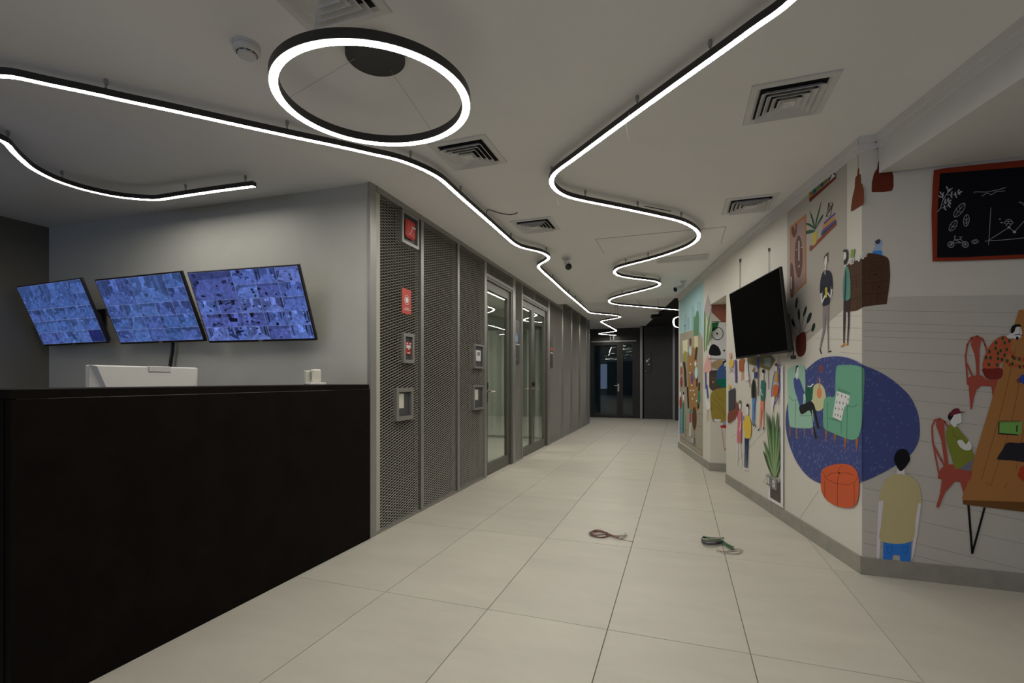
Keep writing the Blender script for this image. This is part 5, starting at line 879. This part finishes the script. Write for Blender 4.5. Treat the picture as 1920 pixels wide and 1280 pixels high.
strip('led_strip_light', 'black led strip zigzagging across the middle of the ceiling', right_px,
      [(1319.5, 77.5), (1198, 175.5), (1037.5, 312.5), (1103.5, 352.5), (1198, 373), (1286.5, 395), (1207.5, 474), (1170.5, 485), (1237, 521.5), (1164.5, 544), (1183, 566), (1235, 571)], ext0=[(-1.6, -6.6, 0), (-2.6, -5.8, 0), (-3.4, -5.0, 0), (-3.0, -4.2, 0), (-1.8, -3.4, 0), (-0.6, -2.7, 0), (0.1, -2.0, 0), (0.38, -1.4, 0), (0.36, -0.75, 0), (0.12, -0.25, 0)],
      wires=[('w', [(1183, 205, 2.606), (1176, 222, 2.56), (1174.5, 236, 2.54), (1176, 250, 2.52), (1179.5, 262, 2.50)]), ('w', [(1040, 362, 2.606), (1043, 373, 2.57), (1048.5, 384, 2.55)]), ('w', [(1188, 401, 2.60), (1180, 424, 2.53), (1171, 444, 2.47)]), ('b', [(1208, 386.5, 2.64), (1228, 390, 2.64), (1258, 396, 2.64)]), ('b', [(1183, 513, 2.64), (1210, 516.5, 2.64)]), ('b', [(1195, 541, 2.64), (1220, 534, 2.64)]), ('b', [(1194, 562, 2.68), (1198, 567, 2.62), (1203, 572, 2.6)])])

# ring pendant
RTILT = 0.036
ring = thing('ring_pendant_light', 'black circular led pendant hanging under a round black canopy', 'pendant light', (-1.300, 1.842, 2.432))
def ringmesh(r0, r1, z0, z1, m_, n=96):
    m = MB(); vs = []
    for r, z in ((r0, z0), (r1, z0), (r1, z1), (r0, z1)): vs += [(r*math.cos(2*PI*i/n), r*math.sin(2*PI*i/n), z) for i in range(n)]
    m.add(vs, [((k)*n+i, k*n+(i+1) % n, ((k+1) % 4)*n+(i+1) % n, ((k+1) % 4)*n+i) for k in range(4) for i in range(n)], m_); return m
ring.rotation_euler = (RTILT, 0, 0)
ringmesh(0.392, 0.431, 0.001, 0.040, M_HOUSE).obj('housing', ring, smooth=True)
ringmesh(0.395, 0.428, -0.001, 0.001, M_LED).obj('diffuser', ring, label='glowing white ring diffuser')
cx, cy = 0.012, -0.012; top = H-2.432
m = MB(); m.lathe([(0.130, top-0.001), (0.130, top-0.036), (0.128, top-0.038)], M_HOUSE, Matrix.Rotation(-RTILT, 4, 'X') @ Matrix.Translation((cx, cy, 0)), 48); m.obj('canopy', ring, smooth=True)
for a in (195, 320, 80):
    a = math.radians(a); m = MB(); m.tube([(cx+0.09*math.cos(a), cy+0.09*math.sin(a), top-0.036), (0.41*math.cos(a), 0.41*math.sin(a), 0.040)], 0.0009, M_STEEL, 5); m.obj('suspension_wire', ring)

# ------------------------------------------------------------------ ceiling vents
M_VENT = mat('vent_white_paint', (0.70, 0.70, 0.70), 0.55, var=0.03); M_VB = mat('vent_shade_black', (0.006, 0.006, 0.007), 0.9, var=0.1)
def sq(a, z): return [(-a, -a, z), (a, -a, z), (a, a, z), (-a, a, z)]
def band(m, a0, z0, a1, z1, mt): m.add(sq(a0, z0)+sq(a1, z1), [(i, (i+1) % 4, 4+(i+1) % 4, 4+i) for i in range(4)], mt)
def make_vent():
    t = thing('ceiling_vent', '', 'vent')
    m = MB(); band(m, 0.198, -0.001, 0.194, -0.008, M_VENT); band(m, 0.194, -0.008, 0.165, -0.010, M_VENT); band(m, 0.165, -0.010, 0.150, -0.001, M_VENT); m.obj('flange', t)
    m = MB(); m.box((-0.151, -0.151, -0.0025), (0.151, 0.151, -0.0008), M_VB); m.obj('dark_backing', t)  # flat black plate standing in for the shade between the louvres
    for a in (0.146, 0.116, 0.086, 0.056):
        m = MB(); band(m, a, -0.030, a-0.026, -0.004, M_VENT); band(m, a, -0.030, a-0.002, -0.031, M_VENT); band(m, a-0.002, -0.031, a-0.028, -0.004, M_VENT); m.obj('louvre', t)
    m = MB(); m.add(sq(0.03, -0.028)+[(0, 0, -0.014)], [(0, 1, 4), (1, 2, 4), (2, 3, 4), (3, 0, 4)], M_VENT); m.add(sq(0.03, -0.028)+sq(0.03, -0.004), [(i, (i+1) % 4, 4+(i+1) % 4, 4+i) for i in range(4)], M_VENT); m.obj('centre_cone', t)
    return t
v0 = make_vent()
for i, (x, y, lab) in enumerate(((-1.285, 1.462, 'white ceiling vent behind the ring pendant at the top edge'), (-1.300, 2.866, 'white ceiling vent just right of the ring pendant'), (-1.295, 4.400, 'white ceiling vent beside the security camera and long strip'), (0.541, 2.870, 'large white ceiling vent nearest the blackboard wall'), (0.556, 4.470, 'white ceiling vent above the wall television'))):
    t = v0 if i == 0 else copy_tree(v0); t.location = (x, y, H); t['label'] = lab; t['group'] = 'square ceiling vents'
# access hatch and slot grille
ah = thing('access_hatch', 'flush white access hatch with thin dark joint in the ceiling', 'hatch', (-0.205, 5.345, H))
m = MB(); m.box((-0.631, -0.305, -0.0012), (0.631, 0.305, -0.0002), M_GREYP); m.obj('joint_frame', ah)
m = MB(); m.box((-0.624, -0.298, -0.004), (0.624, 0.298, -0.0012), M_CEIL); m.obj('hatch_panel', ah)
lg = thing('slot_grille', 'narrow white slot grille in the ceiling past the hatch', 'vent', (0.03, 6.195, H))
m = MB(); m.box((-0.30, -0.13, -0.0012), (0.30, 0.13, -0.0004), M_GREYP); m.obj('dark_backing', lg)  # flat grey plate behind the slats in place of an open duct
m = MB()
for y0, y1 in ((-0.128, -0.10), (0.10, 0.128)): m.box((-0.297, y0, -0.008), (0.297, y1, -0.0012), M_VENT)
for x0_, x1_ in ((-0.297, -0.28), (-0.006, 0.006), (0.28, 0.297)): m.box((x0_, -0.10, -0.008), (x1_, 0.10, -0.0012), M_VENT)
m.obj('flange', lg)
for i in range(6):
    m = MB(); m.box((-0.28, -0.094+i*0.033, -0.007), (0.28, -0.094+i*0.033+0.022, -0.0012), M_VENT); m.obj('slat', lg)
# smoke detector
sd = thing('smoke_detector', 'round white smoke detector on the ceiling left of the ring', 'smoke detector', (-1.805, 1.615, H))
m = MB(); m.lathe([(0.056, -0.0005), (0.056, -0.012), (0.052, -0.014)], M_WHITE2, None, 32); m.obj('base', sd, smooth=True)
m = MB(); m.lathe([(0.052, -0.014), (0.055, -0.018), (0.053, -0.032), (0.044, -0.038), (0.040, -0.040)], M_WHITE2, None, 32); m.obj('body', sd, smooth=True)
for i in range(10):
    a = 2*PI*i/10; X = Matrix.Rotation(a, 4, 'Z'); m = MB(); m.box((0.039, -0.0095, -0.0425), (0.0415, 0.0095, -0.0385), M_BLACK, X); m.obj('vent_slot', sd)
m = MB(); m.lathe([(0.038, -0.038), (0.037, -0.050), (0.030, -0.053)], M_WHITE2, None, 28); m.obj('cap', sd, smooth=True)
# security cameras
def security_camera(label, base, aim, length, r, drop, zc=H):
    t = thing('security_camera', label, 'camera', (base[0], base[1], zc))
    m = MB(); m.lathe([(r*1.25, -0.0005), (r*1.25, -0.018), (r*0.9, -0.024)], M_WHITE2, None, 24); m.obj('base', t, smooth=True)
    d = Vector(aim).normalized(); j = Vector((0, 0, -drop))
    m = MB(); m.tube([(0, 0, -0.02), (0, 0, -drop*0.7), tuple(j)], r*0.42, M_WHITE2, 10); m.tube([tuple(j), tuple(j+d*length*0.35)], r*0.45, M_WHITE2, 10); m.obj('arm', t, smooth=True)
    X = Matrix.Translation(j+d*length*0.2) @ d.to_track_quat('Z', 'Y').to_matrix().to_4x4()
    m = MB(); m.lathe([(r*0.75, 0), (r*0.95, 0.01), (r, length*0.5), (r*1.02, length*0.78)], M_WHITE2, X, 24); m.obj('body', t, smooth=True)
    m = MB(); m.lathe([(r*0.98, length*0.77), (r*0.98, length*0.80), (r*0.9, length*0.81)], M_LENS, X, 24); m.obj('lens_face', t, smooth=True, label='round black lens face')
    return t
def dirpx(u, v, dz, p, L_):                                             # direction towards the camera side seen as (u,v)
    r = ray(u, v); return r
b1 = atz(1062, 484.5, H); security_camera('white bullet security camera facing forward beside the zigzag strip', b1, (0.26, -0.62, -0.42), 0.17, 0.040, 0.045)
b2 = atz(1281.5, 526.5, H); security_camera('white bullet security camera near the mural wall aiming left', b2, (-0.80, -0.75, -0.42), 0.17, 0.036, 0.08)
b3 = atz(1240, 583, H2); t = security_camera('dark bullet camera under the black ceiling far down the corridor', (b3.x, b3.y), (-0.8, -0.5, -0.1), 0.25, 0.05, 0.10, H2-0.01)
for c in t.children:
    me = c.data; me.materials.clear(); me.materials.append(M_BLACK)

# ------------------------------------------------------------------ loose cables on the floor
M_W = {k: mat(k+'_cable', c, 0.5, var=0.05) for k, c in (('red', (0.30, 0.06, 0.06)), ('dark', (0.04, 0.03, 0.03)), ('green', (0.07, 0.22, 0.08)), ('pale', (0.55, 0.53, 0.48)), ('violet', (0.09, 0.07, 0.18)), ('brown', (0.22, 0.12, 0.09)))}
def wpts(px, z=0.006): return [atz(u, v, 0)+Vector((0, 0, z)) for u, v in px]
R = random.Random(5)
k1 = thing('cable_coil', 'coiled red and dark cables lying on the floor, left one', 'cable', atz(1125, 1003, 0)); o0 = k1.location
c0 = atz(1123.5, 1003, 0)-o0
for i, col in enumerate(('red', 'dark', 'brown', 'dark', 'red')):
    m = MB(); ra, rb = 0.064+R.uniform(-0.009, 0.01), 0.060+R.uniform(-0.012, 0.012); dx, dy = R.uniform(-0.008, 0.008), R.uniform(-0.008, 0.008)
    pts = [Vector((c0.x+dx+ra*math.cos(a), c0.y+dy+rb*math.sin(a), 0.006+0.005*i*0.6+0.004*math.sin(2*a+i))) for a in [2*PI*j/24 for j in range(25)]]
    pts += [q-o0+Vector((0, 0, 0.002*i)) for q in wpts([(1143, 1002+i*0.8), (1152, 1005+i), (1160, 1007+i*1.2)])]
    m.tube(crom(pts, 2), 0.0026, M_W[col], 6); m.obj('cable_loop', k1, smooth=True)
for i in range(6):
    m = MB(); q = [(1142+R.uniform(-2, 2), 1004+R.uniform(-2, 2)), (1155, 1004+i*1.2), (1165+R.uniform(-2, 4), 1004+R.uniform(0, 8)), (1172+R.uniform(-4, 5), 1003+R.uniform(0, 11)), (1168+R.uniform(-6, 6), 1006+R.uniform(0, 8))]
    m.tube(crom([p-o0 for p in wpts(q, 0.004+0.003*i)], 4), 0.0014, M_W['pale' if i % 2 else 'brown'], 5); m.obj('loose_wire', k1, smooth=True)
m = MB(); m.tube(crom([p-o0 for p in wpts([(1160, 1010), (1172, 1013), (1187, 1015.5)], 0.002)], 4), 0.0015, M_W['brown'], 5); m.obj('loose_wire', k1)
k2 = thing('cable_coil', 'bundle of green white and violet cables on the floor, right one', 'cable', atz(1340, 1022, 0)); o0 = k2.location
cols = ['green', 'green', 'pale', 'dark', 'green', 'pale', 'violet', 'brown', 'green', 'pale']
for i, col in enumerate(cols):
    m = MB(); dv = R.uniform(-3, 3); s_ = R.uniform(-2, 2)
    q = [(1374+s_, 1032+R.uniform(-1, 1)), (1362+s_, 1026+dv*0.3), (1352, 1019+dv*0.5), (1338, 1020+dv), (1324, 1020+dv), (1316+R.uniform(-1, 2), 1016+dv), (1319, 1012+dv*0.4), (1330, 1014+dv*0.6), (1345, 1016+dv), (1356+s_, 1017+dv*0.5)]
    if col in ('violet', 'dark'): q = [(1357, 1020), (1340, 1024), (1326, 1026), (1317, 1021), (1316, 1015), (1322, 1012), (1332, 1013)]
    m.tube(crom([p-o0+Vector((0, 0, 0.010*math.sin(j*0.5)**2)) for j, p in enumerate(wpts(q, 0.005+0.0028*i))], 4), 0.0034, M_W[col], 6); m.obj('cable_loop', k2, smooth=True)
for i in range(5):
    m = MB(); q = [(1345+R.uniform(-3, 3), 1033+R.uniform(-3, 2)), (1360, 1036+R.uniform(-2, 2)), (1378+R.uniform(-3, 3), 1031+R.uniform(-3, 3)), (1392+R.uniform(-2, 2), 1033+R.uniform(-3, 4)), (1380, 1039+R.uniform(-2, 2)), (1352, 1037)]
    m.tube(crom([p-o0 for p in wpts(q, 0.003)], 4), 0.0013, M_W['brown' if i % 2 else 'pale'], 5); m.obj('loose_wire', k2, smooth=True)
